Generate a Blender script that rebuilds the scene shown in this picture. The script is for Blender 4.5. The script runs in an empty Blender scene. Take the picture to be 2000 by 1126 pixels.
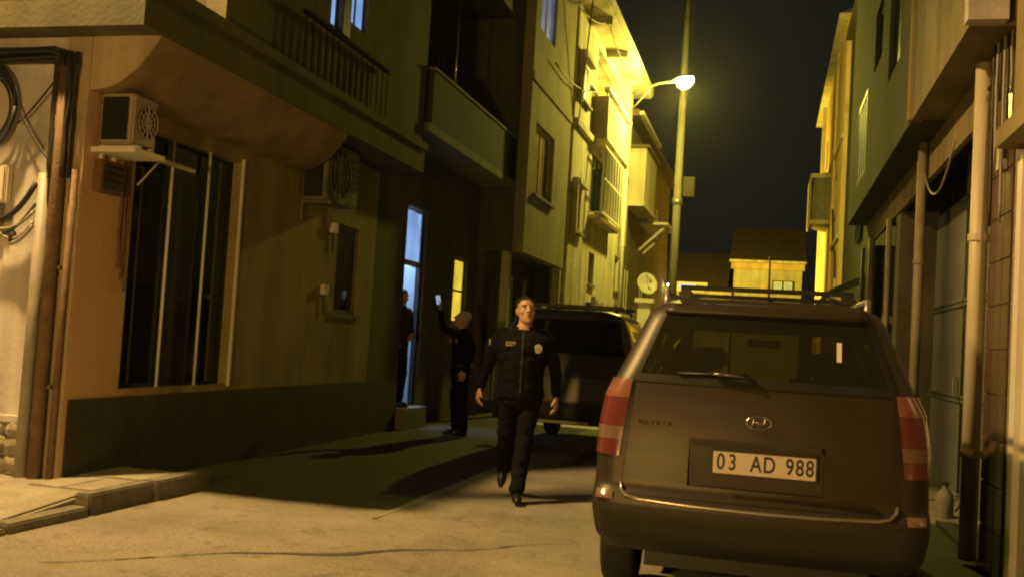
import bpy, bmesh, math, random
from mathutils import Vector, Matrix, noise

random.seed(7)
S = bpy.context.scene
COL = S.collection

# ------------------------------------------------------------------ camera
cam_d = bpy.data.cameras.new("camera")
cam = bpy.data.objects.new("camera", cam_d)
COL.objects.link(cam)
cam_d.sensor_width = 36.0
cam_d.lens = 36.0
cam_d.clip_start = 0.05
cam_d.clip_end = 600.0
a_ = Vector((500, -132, 2000)); b_ = Vector((0, -102, 2000))     # the street's vanishing point and the tilt of the horizon
up_ = a_.cross(b_).normalized()
if up_.y < 0: up_.negate()
ya_ = a_.normalized(); xa_ = up_.cross(ya_)
if xa_.x < 0: xa_.negate()
cam.matrix_world = Matrix(((xa_.x, xa_.y, -xa_.z, 0.0), (ya_.x, ya_.y, -ya_.z, 0.0), (up_.x, up_.y, -up_.z, 1.38), (0, 0, 0, 1)))
S.camera = cam

# ------------------------------------------------------------------ night sky
W = bpy.data.worlds.new("World"); S.world = W; W.use_nodes = True
wn = W.node_tree; wn.nodes.clear()
sky = wn.nodes.new("ShaderNodeTexSky"); sky.sky_type = 'NISHITA'; sky.sun_disc = False
sky.sun_elevation = math.radians(-8); sky.sun_rotation = math.radians(200)
bg1 = wn.nodes.new("ShaderNodeBackground"); bg1.inputs[1].default_value = 0.05
wn.links.new(sky.outputs[0], bg1.inputs[0])
bg2 = wn.nodes.new("ShaderNodeBackground"); bg2.inputs[0].default_value = (0.95, 1.0, 0.86, 1); bg2.inputs[1].default_value = 0.0072   # town glow on the night sky
ad = wn.nodes.new("ShaderNodeAddShader"); wo = wn.nodes.new("ShaderNodeOutputWorld")
wn.links.new(bg1.outputs[0], ad.inputs[0]); wn.links.new(bg2.outputs[0], ad.inputs[1]); wn.links.new(ad.outputs[0], wo.inputs[0])

S.view_settings.view_transform = 'Standard'
S.view_settings.look = 'None'
S.view_settings.exposure = 0.0
S.view_settings.gamma = 1.0
S.view_settings.use_curve_mapping = False
S.render.engine = 'CYCLES'
try:
    S.cycles.use_denoising = True
    S.cycles.denoiser = 'OPENIMAGEDENOISE'
except Exception:
    pass
S.cycles.max_bounces = 10
S.cycles.diffuse_bounces = 6
S.cycles.sample_clamp_indirect = 6.0
S.cycles.filter_width = 2.2
S.cycles.caustics_reflective = False
S.cycles.caustics_refractive = False

L1_POWER, L1_COL = 4600.0, (1.0, 0.60, 0.19)  # assumed corner street lamp, out of view
L2_POWER, L2_COL = 2050.0, (1.0, 0.80, 0.09)
L3_POWER, L3_COL = 9500.0, (1.0, 0.72, 0.07)  # assumed far lamp hidden behind the pole
L4_POWER, L4_COL = 1050.0, (1.0, 0.56, 0.14)  # added fill lamp behind the camera

# ------------------------------------------------------------------ materials
def nodes(m):
    m.use_nodes = True
    nt = m.node_tree
    return nt, nt.nodes.get("Principled BSDF")

MATS = {}
M = MATS
def mat(name, col, rough=0.8, metal=0.0, var=0.0, scale=3.0, bump=0.0, bscale=40.0, spec=0.5, coat=0.0, stretch=None, col2=None, drip=0.0, grit=0.0):
    """principled material with a two tone procedural mottling and fine relief"""
    m = bpy.data.materials.new(name)
    nt, p = nodes(m)
    p.inputs["Roughness"].default_value = rough
    p.inputs["Metallic"].default_value = metal
    p.inputs["Specular IOR Level"].default_value = spec
    p.inputs["Coat Weight"].default_value = coat
    p.inputs["Coat Roughness"].default_value = 0.05
    p.inputs["Base Color"].default_value = (*col, 1)
    if var > 0 or bump > 0:
        tc = nt.nodes.new("ShaderNodeTexCoord")
        mp = nt.nodes.new("ShaderNodeMapping")
        if stretch: mp.inputs["Scale"].default_value = stretch
        nt.links.new(tc.outputs["Object"], mp.inputs[0])
    if var > 0:
        n1 = nt.nodes.new("ShaderNodeTexNoise"); n1.inputs["Scale"].default_value = scale; n1.inputs["Detail"].default_value = 8; n1.inputs["Roughness"].default_value = 0.65
        nt.links.new(mp.outputs[0], n1.inputs[0])
        rp = nt.nodes.new("ShaderNodeValToRGB")
        c2 = col2 or tuple(c * (1 - var) for c in col)
        rp.color_ramp.elements[0].position = 0.32; rp.color_ramp.elements[0].color = (*c2, 1)
        rp.color_ramp.elements[1].position = 0.68; rp.color_ramp.elements[1].color = (*[min(1, c * (1 + var * 0.35)) for c in col], 1)
        nt.links.new(n1.outputs["Fac"], rp.inputs[0])
        last = rp.outputs[0]
        def darken(fac_socket, lo, hi, amount, last):
            mr = nt.nodes.new("ShaderNodeMapRange"); mr.inputs[1].default_value = lo; mr.inputs[2].default_value = hi; mr.inputs[3].default_value = 1.0 - amount; mr.inputs[4].default_value = 1.0
            nt.links.new(fac_socket, mr.inputs[0])
            mx = nt.nodes.new("ShaderNodeMix"); mx.data_type = 'RGBA'; mx.blend_type = 'MULTIPLY'; mx.inputs[0].default_value = 1.0
            cb = nt.nodes.new("ShaderNodeCombineColor"); [nt.links.new(mr.outputs[0], cb.inputs[i]) for i in range(3)]
            nt.links.new(last, mx.inputs[6]); nt.links.new(cb.outputs[0], mx.inputs[7]); return mx.outputs[2]
        if drip > 0:
            m2 = nt.nodes.new("ShaderNodeMapping"); m2.inputs["Scale"].default_value = (1.7, 1.7, .22); nt.links.new(tc.outputs["Object"], m2.inputs[0])
            n3 = nt.nodes.new("ShaderNodeTexNoise"); n3.inputs["Scale"].default_value = 1.6; n3.inputs["Detail"].default_value = 7; nt.links.new(m2.outputs[0], n3.inputs[0])
            last = darken(n3.outputs["Fac"], .34, .62, drip * .75, last)
            n5 = nt.nodes.new("ShaderNodeTexNoise"); n5.inputs["Scale"].default_value = .55; n5.inputs["Detail"].default_value = 9; n5.inputs["Roughness"].default_value = .7; nt.links.new(tc.outputs["Object"], n5.inputs[0])
            last = darken(n5.outputs["Fac"], .38, .46, drip * .6, last)
        if grit > 0:
            n4 = nt.nodes.new("ShaderNodeTexNoise"); n4.inputs["Scale"].default_value = 75; n4.inputs["Detail"].default_value = 3; nt.links.new(tc.outputs["Object"], n4.inputs[0])
            last = darken(n4.outputs["Fac"], .40, .55, grit, last)
            n6 = nt.nodes.new("ShaderNodeTexNoise"); n6.inputs["Scale"].default_value = 3.2; n6.inputs["Detail"].default_value = 10; n6.inputs["Roughness"].default_value = .75; nt.links.new(tc.outputs["Object"], n6.inputs[0])
            last = darken(n6.outputs["Fac"], .38, .46, grit * .9, last)
        nt.links.new(last, p.inputs["Base Color"])
    if bump > 0:
        n2 = nt.nodes.new("ShaderNodeTexNoise"); n2.inputs["Scale"].default_value = bscale; n2.inputs["Detail"].default_value = 6
        nt.links.new(mp.outputs[0], n2.inputs[0])
        bp = nt.nodes.new("ShaderNodeBump"); bp.inputs["Strength"].default_value = bump; bp.inputs["Distance"].default_value = 0.02
        nt.links.new(n2.outputs["Fac"], bp.inputs["Height"]); nt.links.new(bp.outputs[0], p.inputs["Normal"])
    MATS[name] = m
    return m

def emit(name, col, strength, var=0.0):
    m = bpy.data.materials.new(name)
    nt, p = nodes(m)
    p.inputs["Base Color"].default_value = (0.05, 0.05, 0.05, 1)
    p.inputs["Emission Color"].default_value = (*col, 1)
    p.inputs["Emission Strength"].default_value = strength
    p.inputs["Roughness"].default_value = 0.4
    if var > 0:
        tc = nt.nodes.new("ShaderNodeTexCoord"); n1 = nt.nodes.new("ShaderNodeTexNoise"); n1.inputs["Scale"].default_value = 2.5
        nt.links.new(tc.outputs["Object"], n1.inputs[0])
        mr = nt.nodes.new("ShaderNodeMapRange"); mr.inputs[1].default_value = 0.3; mr.inputs[2].default_value = 0.7
        mr.inputs[3].default_value = strength * (1 - var); mr.inputs[4].default_value = strength * (1 + var)
        nt.links.new(n1.outputs["Fac"], mr.inputs[0]); nt.links.new(mr.outputs[0], p.inputs["Emission Strength"])
    MATS[name] = m
    return m

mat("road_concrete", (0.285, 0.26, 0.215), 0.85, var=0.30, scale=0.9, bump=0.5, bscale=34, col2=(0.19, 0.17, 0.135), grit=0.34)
mat("paving", (0.36, 0.33, 0.28), 0.85, var=0.3, scale=2.5, bump=0.4, bscale=18, grit=.3)
mat("kerb", (0.20, 0.185, 0.15), 0.85, var=0.35, scale=4, bump=0.4, bscale=25, grit=.3)
mat("road_shade", (0.068, 0.063, 0.05), 0.9, var=0.3, scale=1.1, bump=0.5, bscale=34, grit=0.35)  # shade put into the colour of the sheet on the left road
mat("tar", (0.07, 0.062, 0.05), 0.8, var=0.4, scale=6, bump=0.5, bscale=30)
mat("plaster_warm", (0.30, 0.235, 0.105), 0.9, var=0.2, scale=1.6, bump=0.25, bscale=30, drip=0.42)
mat("plaster_sand", (0.52, 0.42, 0.27), 0.9, var=0.12, scale=1.4, bump=0.2, bscale=28, drip=0.50)
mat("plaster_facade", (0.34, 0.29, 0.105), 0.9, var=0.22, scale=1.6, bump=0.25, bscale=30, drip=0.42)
def warm_falloff(m, col, y0, y1, wob):
    """warm light fading along the wall, painted as a reddish tint with an uneven edge"""
    nt = m.node_tree; p = nt.nodes["Principled BSDF"]; src = p.inputs["Base Color"].links[0].from_socket
    tc = nt.nodes.new("ShaderNodeTexCoord"); sp = nt.nodes.new("ShaderNodeSeparateXYZ"); nt.links.new(tc.outputs["Object"], sp.inputs[0])
    nz = nt.nodes.new("ShaderNodeTexNoise"); nz.inputs["Scale"].default_value = 1.1; nz.inputs["Detail"].default_value = 7; nt.links.new(tc.outputs["Object"], nz.inputs[0])
    ma = nt.nodes.new("ShaderNodeMath"); ma.operation = 'MULTIPLY_ADD'; ma.inputs[1].default_value = wob; nt.links.new(nz.outputs["Fac"], ma.inputs[0]); nt.links.new(sp.outputs["Y"], ma.inputs[2])
    mr = nt.nodes.new("ShaderNodeMapRange"); mr.interpolation_type = 'SMOOTHSTEP'; mr.inputs[1].default_value = y0 + wob * .5; mr.inputs[2].default_value = y1 + wob * .5; nt.links.new(ma.outputs[0], mr.inputs[0])
    mx = nt.nodes.new("ShaderNodeMix"); mx.data_type = 'RGBA'; nt.links.new(mr.outputs[0], mx.inputs[0]); mx.inputs[6].default_value = (*col, 1); nt.links.new(src, mx.inputs[7])
    nt.links.new(mx.outputs[2], p.inputs["Base Color"])
warm_falloff(MATS["plaster_facade"], (0.58, 0.375, 0.215), 0.0, 2.0, 1.4)  # reddish near end paints in the warm light that fades along the facade
mat("plaster_pale", (0.70, 0.66, 0.66), 0.88, var=0.10, scale=1.2, bump=0.15, bscale=25, drip=0.50)
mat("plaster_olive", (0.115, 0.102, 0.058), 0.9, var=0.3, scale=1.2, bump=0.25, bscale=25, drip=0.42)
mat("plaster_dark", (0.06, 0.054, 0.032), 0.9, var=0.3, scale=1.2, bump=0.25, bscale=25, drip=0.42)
mat("plaster_yellow", (0.56, 0.51, 0.36), 0.88, var=0.16, scale=1.3, bump=0.2, bscale=25, drip=0.42)
mat("plaster_cream", (0.70, 0.64, 0.46), 0.88, var=0.14, scale=1.3, bump=0.2, bscale=25, drip=0.50)
mat("plaster_orange", (0.74, 0.53, 0.25), 0.88, var=0.22, scale=0.8, bump=0.2, bscale=25, drip=0.42)
mat("plinth_paint", (0.05, 0.044, 0.032), 0.75, var=0.35, scale=3, bump=0.3, bscale=25, drip=0.42)
mat("plaster_moss", (0.40, 0.36, 0.18), 0.9, var=0.25, scale=1.3, bump=0.2, bscale=25, drip=0.42)
mat("plaster_tan", (0.24, 0.20, 0.105), 0.9, var=0.25, scale=1.3, bump=0.2, bscale=25, drip=0.42)
mat("dark_cladding", (0.028, 0.026, 0.018), 0.9, var=0.4, scale=2.0, bump=0.3, bscale=15)
mat("concrete", (0.25, 0.235, 0.19), 0.88, var=0.25, scale=2, bump=0.3, bscale=20, drip=0.42)
mat("rubble", (0.34, 0.30, 0.25), 0.9, var=0.45, scale=7, bump=0.6, bscale=25)
mat("dark_metal", (0.045, 0.042, 0.038), 0.45, metal=0.6, var=0.3, scale=8)
mat("rail_black", (0.014, 0.013, 0.011), 0.95, spec=0.04)
mat("pipe_old", (0.30, 0.255, 0.17), 0.6, var=0.25, scale=5, drip=0.4)
mat("black", (0.012, 0.012, 0.012), 0.5, var=0.3, scale=8)
mat("grey_metal", (0.36, 0.35, 0.33), 0.42, metal=0.7, var=0.25, scale=6, bump=0.05)
mat("aluminium", (0.62, 0.60, 0.56), 0.28, metal=0.9, var=0.12, scale=6)
mat("white_paint", (0.74, 0.71, 0.64), 0.55, var=0.12, scale=3, bump=0.08, bscale=20)
mat("cream_pipe", (0.52, 0.45, 0.33), 0.5, var=0.16, scale=5, bump=0.05, stretch=(1, 1, 0.3))
mat("rust_pipe", (0.17, 0.10, 0.055), 0.75, var=0.45, scale=9, bump=0.3)
mat("shutter_paint", (0.17, 0.18, 0.145), 0.5, metal=0.15, var=0.25, scale=3, bump=0.12, bscale=12, stretch=(1, 1, 0.3))
mat("shutter_pane", (0.46, 0.47, 0.30), 0.45, var=0.15, scale=4)
mat("brown_tile", (0.105, 0.062, 0.042), 0.3, var=0.3, scale=5, bump=0.05)
mat("grout", (0.42, 0.37, 0.30), 0.9, var=0.2, scale=10)
mat("glass_dark", (0.010, 0.011, 0.011), 0.06, spec=0.6, var=0.2, scale=2)
mat("glass_dull", (0.03, 0.03, 0.025), 0.22, spec=0.5, var=0.2, scale=2)
mat("roof_tile", (0.08, 0.05, 0.03), 0.85, var=0.4, scale=2, bump=0.4, bscale=10)
mat("ac_case", (0.36, 0.32, 0.25), 0.5, var=0.12, scale=5)
mat("cable", (0.022, 0.02, 0.018), 0.6, var=0.3, scale=9)
mat("cable_grey", (0.30, 0.27, 0.25), 0.55, var=0.2, scale=9)
mat("door_white", (0.66, 0.62, 0.54), 0.5, var=0.08, scale=3)
mat("room_white", (0.72, 0.74, 0.76), 0.8, var=0.06, scale=2)
mat("door_blue", (0.42, 0.46, 0.52), 0.5, var=0.08, scale=2)
mat("awning_cloth", (0.34, 0.33, 0.27), 0.9, var=0.2, scale=3, bump=0.2)
mat("car_paint", (0.040, 0.032, 0.021), 0.44, metal=0.3, var=0.14, scale=3)
mat("car_plastic", (0.024, 0.021, 0.017), 0.6, var=0.2, scale=12, bump=0.1, bscale=90)
mat("van_paint", (0.10, 0.10, 0.088), 0.35, metal=0.5, var=0.08, scale=20, coat=0.5)
mat("tyre", (0.018, 0.018, 0.018), 0.8, var=0.3, scale=20, bump=0.3, bscale=60)
mat("rim", (0.35, 0.34, 0.33), 0.35, metal=0.8, var=0.2, scale=10)
mat("chrome", (0.72, 0.70, 0.66), 0.14, metal=1.0, var=0.05, scale=10)
mat("lens_red", (0.15, 0.036, 0.036), 0.18, spec=0.7, coat=0.6, var=0.25, scale=40, stretch=(0.3, 1, 5))
mat("lens_amber", (0.25, 0.10, 0.072), 0.18, spec=0.7, coat=0.6, var=0.2, scale=40, stretch=(0.3, 1, 5))
mat("lens_clear", (0.19, 0.12, 0.10), 0.18, spec=0.7, coat=0.6, var=0.2, scale=40, stretch=(0.3, 1, 5))
mat("plate_white", (0.80, 0.72, 0.66), 0.45, var=0.06, scale=12)
mat("plate_black", (0.012, 0.012, 0.014), 0.5)
mat("plate_blue", (0.03, 0.08, 0.35), 0.5)
mat("skin", (0.52, 0.32, 0.235), 0.55, var=0.10, scale=14, bump=0.06, bscale=120)
mat("lip", (0.26, 0.09, 0.08), 0.5)
mat("hair_dark", (0.016, 0.013, 0.011), 0.7, var=0.4, scale=90, bump=0.6, bscale=160)
mat("hair_grey", (0.42, 0.42, 0.42), 0.8, var=0.3, scale=90, bump=0.5, bscale=160)
mat("cloth_navy", (0.009, 0.009, 0.011), 0.95, spec=0.12, var=0.3, scale=20, bump=0.25, bscale=180)
mat("cloth_black", (0.007, 0.007, 0.007), 0.95, spec=0.12, var=0.3, scale=20, bump=0.25, bscale=180)
mat("cloth_brown", (0.035, 0.027, 0.02), 0.9, var=0.3, scale=20, bump=0.25, bscale=180)
mat("badge_gold", (0.36, 0.30, 0.15), 0.5, var=0.25, scale=60)
mat("badge_silver", (0.45, 0.43, 0.39), 0.45, var=0.3, scale=60)
mat("shoe", (0.010, 0.010, 0.010), 0.4, var=0.2, scale=20)
mat("eye_white", (0.55, 0.52, 0.48), 0.3)
mat("leaf", (0.05, 0.075, 0.03), 0.7, var=0.4, scale=3)
mat("bark", (0.10, 0.075, 0.05), 0.9, var=0.4, scale=8, bump=0.5)
emit("window_cold", (0.30, 0.52, 1.0), 0.72, 0.25)
emit("curtain_reflection", (0.34, 0.47, 0.75), 0.20, 0.3)  # weak emission stands for light reflected by the curtains
emit("window_warm", (1.0, 0.72, 0.06), 0.75, 0.3)
emit("window_green", (0.85, 0.86, 0.18), 0.5, 0.2)
emit("window_white", (0.62, 0.80, 0.95), 0.75, 0.2)
emit("lamp_lens", (1.0, 0.88, 0.40), 140.0)
emit("fill_lamp_lens", (1.0, 0.6, 0.2), 25.0)
emit("phone_glow", (0.55, 0.72, 1.0), 0.55)

# glass of the car windows: see through, tinted
def glassmat(name, tint, mixf):
    m = bpy.data.materials.new(name); nt, p = nodes(m)
    p.inputs["Base Color"].default_value = (0.030, 0.028, 0.018, 1); p.inputs["Roughness"].default_value = 0.12
    tr = nt.nodes.new("ShaderNodeBsdfTransparent"); tr.inputs[0].default_value = (*tint, 1)
    mx = nt.nodes.new("ShaderNodeMixShader"); mx.inputs[0].default_value = mixf
    out = nt.nodes.get("Material Output")
    nt.links.new(tr.outputs[0], mx.inputs[1]); nt.links.new(p.outputs[0], mx.inputs[2]); nt.links.new(mx.outputs[0], out.inputs[0])
    MATS[name] = m
glassmat("car_glass", (0.34, 0.33, 0.25), 0.55)

# ------------------------------------------------------------------ mesh helpers
def box(bm, x0, x1, y0, y1, z0, z1):
    v = [bm.verts.new((x, y, z)) for z in (z0, z1) for y in (y0, y1) for x in (x0, x1)]
    for f in ((0, 2, 3, 1), (4, 5, 7, 6), (0, 1, 5, 4), (2, 6, 7, 3), (0, 4, 6, 2), (1, 3, 7, 5)):
        bm.faces.new([v[i] for i in f])

def quad(bm, *pts):
    bm.faces.new([bm.verts.new(p) for p in pts])

def prism(bm, pts, axis, a, b):
    """pts: 2D outline; extruded along axis from a to b. axis y: (x,z); x: (y,z); z: (x,y)"""
    def P(p, t):
        return {'y': (p[0], t, p[1]), 'x': (t, p[0], p[1]), 'z': (p[0], p[1], t)}[axis]
    A = [bm.verts.new(P(p, a)) for p in pts]; B = [bm.verts.new(P(p, b)) for p in pts]
    bm.faces.new(A); bm.faces.new(B[::-1])
    n = len(pts)
    for i in range(n):
        bm.faces.new((A[i], B[i], B[(i + 1) % n], A[(i + 1) % n]))

def frame_of(d):
    d = d.normalized()
    u = d.cross(Vector((0, 0, 1)))
    if u.length < 1e-3: u = d.cross(Vector((0, 1, 0)))
    u.normalize()
    return u, d.cross(u).normalized()

def tube(bm, pts, r, n=8, cap=True):
    pts = [Vector(p) for p in pts]
    rs = r if isinstance(r, (list, tuple)) else [r] * len(pts)
    rings = []; u0 = None
    for i, p in enumerate(pts):
        d = (pts[min(i + 1, len(pts) - 1)] - pts[max(i - 1, 0)])
        if u0 is None: u, w = frame_of(d)
        else:
            dn = d.normalized(); u = (u0 - dn * u0.dot(dn)).normalized(); w = dn.cross(u)
        u0 = u
        rings.append([bm.verts.new(p + (u * math.cos(2 * math.pi * k / n) + w * math.sin(2 * math.pi * k / n)) * rs[i]) for k in range(n)])
    for a, b in zip(rings, rings[1:]):
        for k in range(n):
            bm.faces.new((a[k], a[(k + 1) % n], b[(k + 1) % n], b[k]))
    if cap:
        bm.faces.new(rings[0][::-1]); bm.faces.new(rings[-1])

def loft(bm, rings):
    """rings: (cx,cy,cz, rx, ry) horizontal ellipses, closed at both ends"""
    n = 20; R = []
    for cx, cy, cz, rx, ry in rings:
        R.append([bm.verts.new((cx + rx * math.cos(2 * math.pi * k / n), cy + ry * math.sin(2 * math.pi * k / n), cz)) for k in range(n)])
    for a, b in zip(R, R[1:]):
        for k in range(n):
            bm.faces.new((a[k], a[(k + 1) % n], b[(k + 1) % n], b[k]))
    bm.faces.new(R[0][::-1]); bm.faces.new(R[-1])

def ball(bm, c, r, seg=12):
    r = r if isinstance(r, (tuple, list)) else (r, r, r)
    res = bmesh.ops.create_uvsphere(bm, u_segments=seg, v_segments=max(6, seg * 2 // 3), radius=1.0)
    for v in res['verts']:
        v.co = Vector((c[0] + v.co.x * r[0], c[1] + v.co.y * r[1], c[2] + v.co.z * r[2]))

def sag(p, q, drop, n=10):
    p, q = Vector(p), Vector(q)
    return [p.lerp(q, i / n) - Vector((0, 0, drop * 4 * (i / n) * (1 - i / n))) for i in range(n + 1)]

def B(): return bmesh.new()

def base_of(parent):
    o = parent
    while o is not None:
        if 'base' in o: return Vector(o['base'])
        o = o.parent
    return Vector((0, 0, 0))

def obj(name, bm, m, parent=None, smooth=False, bevel=0.0):
    me = bpy.data.meshes.new(name)
    if bevel > 0:
        bmesh.ops.remove_doubles(bm, verts=bm.verts, dist=1e-5)
        bmesh.ops.bevel(bm, geom=[e for e in bm.edges if e.is_manifold and e.calc_face_angle(0) > 0.5], offset=bevel, segments=2, affect='EDGES')
    bmesh.ops.recalc_face_normals(bm, faces=bm.faces)
    if parent is not None:
        off = base_of(parent)
        if off.length > 0: bmesh.ops.translate(bm, verts=bm.verts, vec=-off)
    bm.to_mesh(me); bm.free()
    if smooth:
        for p in me.polygons: p.use_smooth = True
    if isinstance(m, str): m = M[m]
    if m is not None: me.materials.append(m)
    o = bpy.data.objects.new(name, me); COL.objects.link(o)
    if parent is not None: o.parent = parent
    return o

def tag(o, label=None, cat=None, group=None, kind=None):
    if label: o['label'] = label
    if cat: o['category'] = cat
    if group: o['group'] = group
    if kind: o['kind'] = kind
    return o

def thing(name, label, cat, loc=(0, 0, 0), group=None):
    o = bpy.data.objects.new(name, None); COL.objects.link(o)
    o.location = loc; o['base'] = tuple(loc); o.empty_display_size = 0.2
    return tag(o, label, cat, group)

def piece(name, mesh_obj, parent, delta):
    """another copy of a small piece, sharing its mesh"""
    c = mesh_obj.copy(); COL.objects.link(c); c.parent = parent; c.location = Vector(mesh_obj.location) + Vector(delta)
    return c

def slab(name, m, parent, *b, bevel=0.0):
    bm = B(); box(bm, *b); return obj(name, bm, m, parent, bevel=bevel)

def structure(name, bm, m, smooth=False):
    return tag(obj(name, bm, m, None, smooth), kind='structure')

def frontage(root, x, side, y0, y1, z0, z1, holes, m, depth=0.22, name='street_wall', back=None):
    """a street facade in the plane x (side +1 faces +x) with real openings and reveals"""
    bm = B()
    ys = sorted({y0, y1, *[h[0] for h in holes], *[h[1] for h in holes]})
    zs = sorted({z0, z1, *[h[2] for h in holes], *[h[3] for h in holes]})
    inn = lambda y, z: any(h[0] < y < h[1] and h[2] < z < h[3] for h in holes)
    for a, b in zip(ys, ys[1:]):
        for c, d in zip(zs, zs[1:]):
            if not inn((a + b) / 2, (c + d) / 2):
                quad(bm, (x, a, c), (x, b, c), (x, b, d), (x, a, d))
    xb = x - side * depth
    for h in holes:
        a, b, c, d = h
        quad(bm, (x, a, c), (xb, a, c), (xb, a, d), (x, a, d)); quad(bm, (x, b, c), (xb, b, c), (xb, b, d), (x, b, d))
        quad(bm, (x, a, c), (xb, a, c), (xb, b, c), (x, b, c)); quad(bm, (x, a, d), (xb, a, d), (xb, b, d), (x, b, d))
    quad(bm, (x, y0, z0), (xb, y0, z0), (xb, y0, z1), (x, y0, z1)); quad(bm, (x, y1, z0), (xb, y1, z0), (xb, y1, z1), (x, y1, z1))
    quad(bm, (x, y0, z1), (xb, y0, z1), (xb, y1, z1), (x, y1, z1)); quad(bm, (x, y0, z0), (xb, y0, z0), (xb, y1, z0), (x, y1, z0))
    bmesh.ops.remove_doubles(bm, verts=bm.verts, dist=1e-4)
    return obj(name, bm, m, root)

def window(root, x, side, y0, y1, z0, z1, pane, frame, ny=2, nz=1, fr=0.05, deep=0.16, name='window', sill=None):
    """window frame set back in its opening with one pane object per light"""
    xa, xb = sorted((x - side * deep, x - side * (deep - 0.05)))
    bm = B()
    box(bm, xa, xb, y0 + .002, y0 + fr, z0 + .002, z1 - .002); box(bm, xa, xb, y1 - fr, y1 - .002, z0 + .002, z1 - .002)
    box(bm, xa, xb, y0 + fr, y1 - fr, z0 + .002, z0 + fr); box(bm, xa, xb, y0 + fr, y1 - fr, z1 - fr, z1 - .002)
    Yd = [y0 + fr + (y1 - y0 - 2 * fr) * i / ny for i in range(ny + 1)]
    Zd = [z0 + fr + (z1 - z0 - 2 * fr) * i / nz for i in range(nz + 1)]
    for y in Yd[1:-1]: box(bm, xa + .003, xb - .003, y - fr * .4, y + fr * .4, z0 + fr, z1 - fr)
    for z in Zd[1:-1]: box(bm, xa + .005, xb - .005, y0 + fr, y1 - fr, z - fr * .35, z + fr * .35)
    f = obj(name, bm, frame, root)
    pm = pane if isinstance(pane, (list, tuple)) else [pane]
    k = 0; xm = (xa + xb) / 2
    for i in range(ny):
        for j in range(nz):
            b2 = B(); box(b2, xm - .006, xm + .006, Yd[i], Yd[i + 1], Zd[j], Zd[j + 1])
            obj('pane', b2, pm[k % len(pm)], f); k += 1
    if sill:
        s0, s1 = sorted((x + side * sill, x - side * (deep - .06)))
        b2 = B(); box(b2, s0, s1, y0 - .05, y1 + .05, z0 - .06, z0 - .003); obj('sill', b2, 'concrete', f)
    return f

# ================================================================== THE SETTING
def road_h(x, y):
    return 0.010 * noise.noise(Vector((x * 0.7, y * 0.7, 1.3))) + 0.004 * noise.noise(Vector((x * 2.6, y * 2.6, 4.0))) - 0.012
# road: one sheet to the horizon, finely divided near by with a little unevenness
bm = B()
NX, NY = 90, 120
xs = [-60, -30, -14] + [-9 + 14 * i / NX for i in range(NX + 1)] + [9, 20, 60]
ys = [-40, -15, -5] + [0 + 24 * i / NY for i in range(NY + 1)] + [32, 45, 70, 120, 300]
V = []
for y in ys:
    row = []
    for x in xs:
        h = 0.0
        if -9.01 < x < 5.01 and -0.01 < y < 24.01:
            h = road_h(x, y)
        row.append(bm.verts.new((x, y, h)))
    V.append(row)
for j in range(len(ys) - 1):
    for i in range(len(xs) - 1):
        bm.faces.new((V[j][i], V[j][i + 1], V[j + 1][i + 1], V[j + 1][i]))
road = structure('road', bm, 'road_concrete', True)

# shade painted as a dark sheet along the left side of the alley
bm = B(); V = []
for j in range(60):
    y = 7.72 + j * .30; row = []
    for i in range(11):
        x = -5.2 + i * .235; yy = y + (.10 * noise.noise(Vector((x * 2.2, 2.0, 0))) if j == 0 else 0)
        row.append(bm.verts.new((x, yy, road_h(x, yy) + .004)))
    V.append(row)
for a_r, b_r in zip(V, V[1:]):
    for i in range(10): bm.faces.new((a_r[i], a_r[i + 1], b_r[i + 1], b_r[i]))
structure('shade_sheet', bm, 'road_shade', True)

def ribbon(name, pts, widths, z, m, label=None):
    bm = B(); L = []; R = []
    for i, p in enumerate(pts):
        a = Vector(pts[max(i - 1, 0)]); b = Vector(pts[min(i + 1, len(pts) - 1)])
        d = (b - a).normalized(); n = Vector((-d.y, d.x)); w = widths[i]
        a1, b1 = (p[0] + n.x * w, p[1] + n.y * w), (p[0] - n.x * w, p[1] - n.y * w); L.append(bm.verts.new((*a1, road_h(*a1) + z))); R.append(bm.verts.new((*b1, road_h(*b1) + z)))
    for i in range(len(pts) - 1):
        bm.faces.new((L[i], L[i + 1], R[i + 1], R[i]))
    return structure(name, bm, m)

def wander(p, q, n, amp, seed):
    p, q = Vector(p), Vector(q); d = (q - p).normalized(); nn = Vector((-d.y, d.x)); out = []
    for i in range(n + 1):
        t = i / n
        out.append(p.lerp(q, t) + nn * amp * noise.noise(Vector((t * 5, seed, 0))) * (1 if 0 < i < n else .3))
    return out
c1 = wander((-3.9, 5.0), (-1.2, 7.15), 90, 0.16, 2.2)
ribbon('road_crack', c1, [0.004 + 0.022 * max(0, noise.noise(Vector((i * .3, 3, 0)))) + 0.030 * math.exp(-((i - 45) / 13) ** 2) * (1 + .8 * noise.noise(Vector((i * .5, 8, 0)))) for i in range(91)], 0.004, 'tar')
c2 = wander((-4.3, 4.2), (-0.9, 6.0), 80, 0.12, 7.7)
ribbon('road_crack', c2, [0.003 + 0.012 * max(0, noise.noise(Vector((i * .25, 9, 0)))) for i in range(81)], 0.004, 'tar')
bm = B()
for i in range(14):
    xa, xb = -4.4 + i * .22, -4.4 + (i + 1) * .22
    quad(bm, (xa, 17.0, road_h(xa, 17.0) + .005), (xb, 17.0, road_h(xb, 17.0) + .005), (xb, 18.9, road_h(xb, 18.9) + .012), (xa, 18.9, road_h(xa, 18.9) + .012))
structure('lit_road_patch', bm, 'white_paint')  # pale patch painting in the lamp-lit road seen under the van
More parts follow.
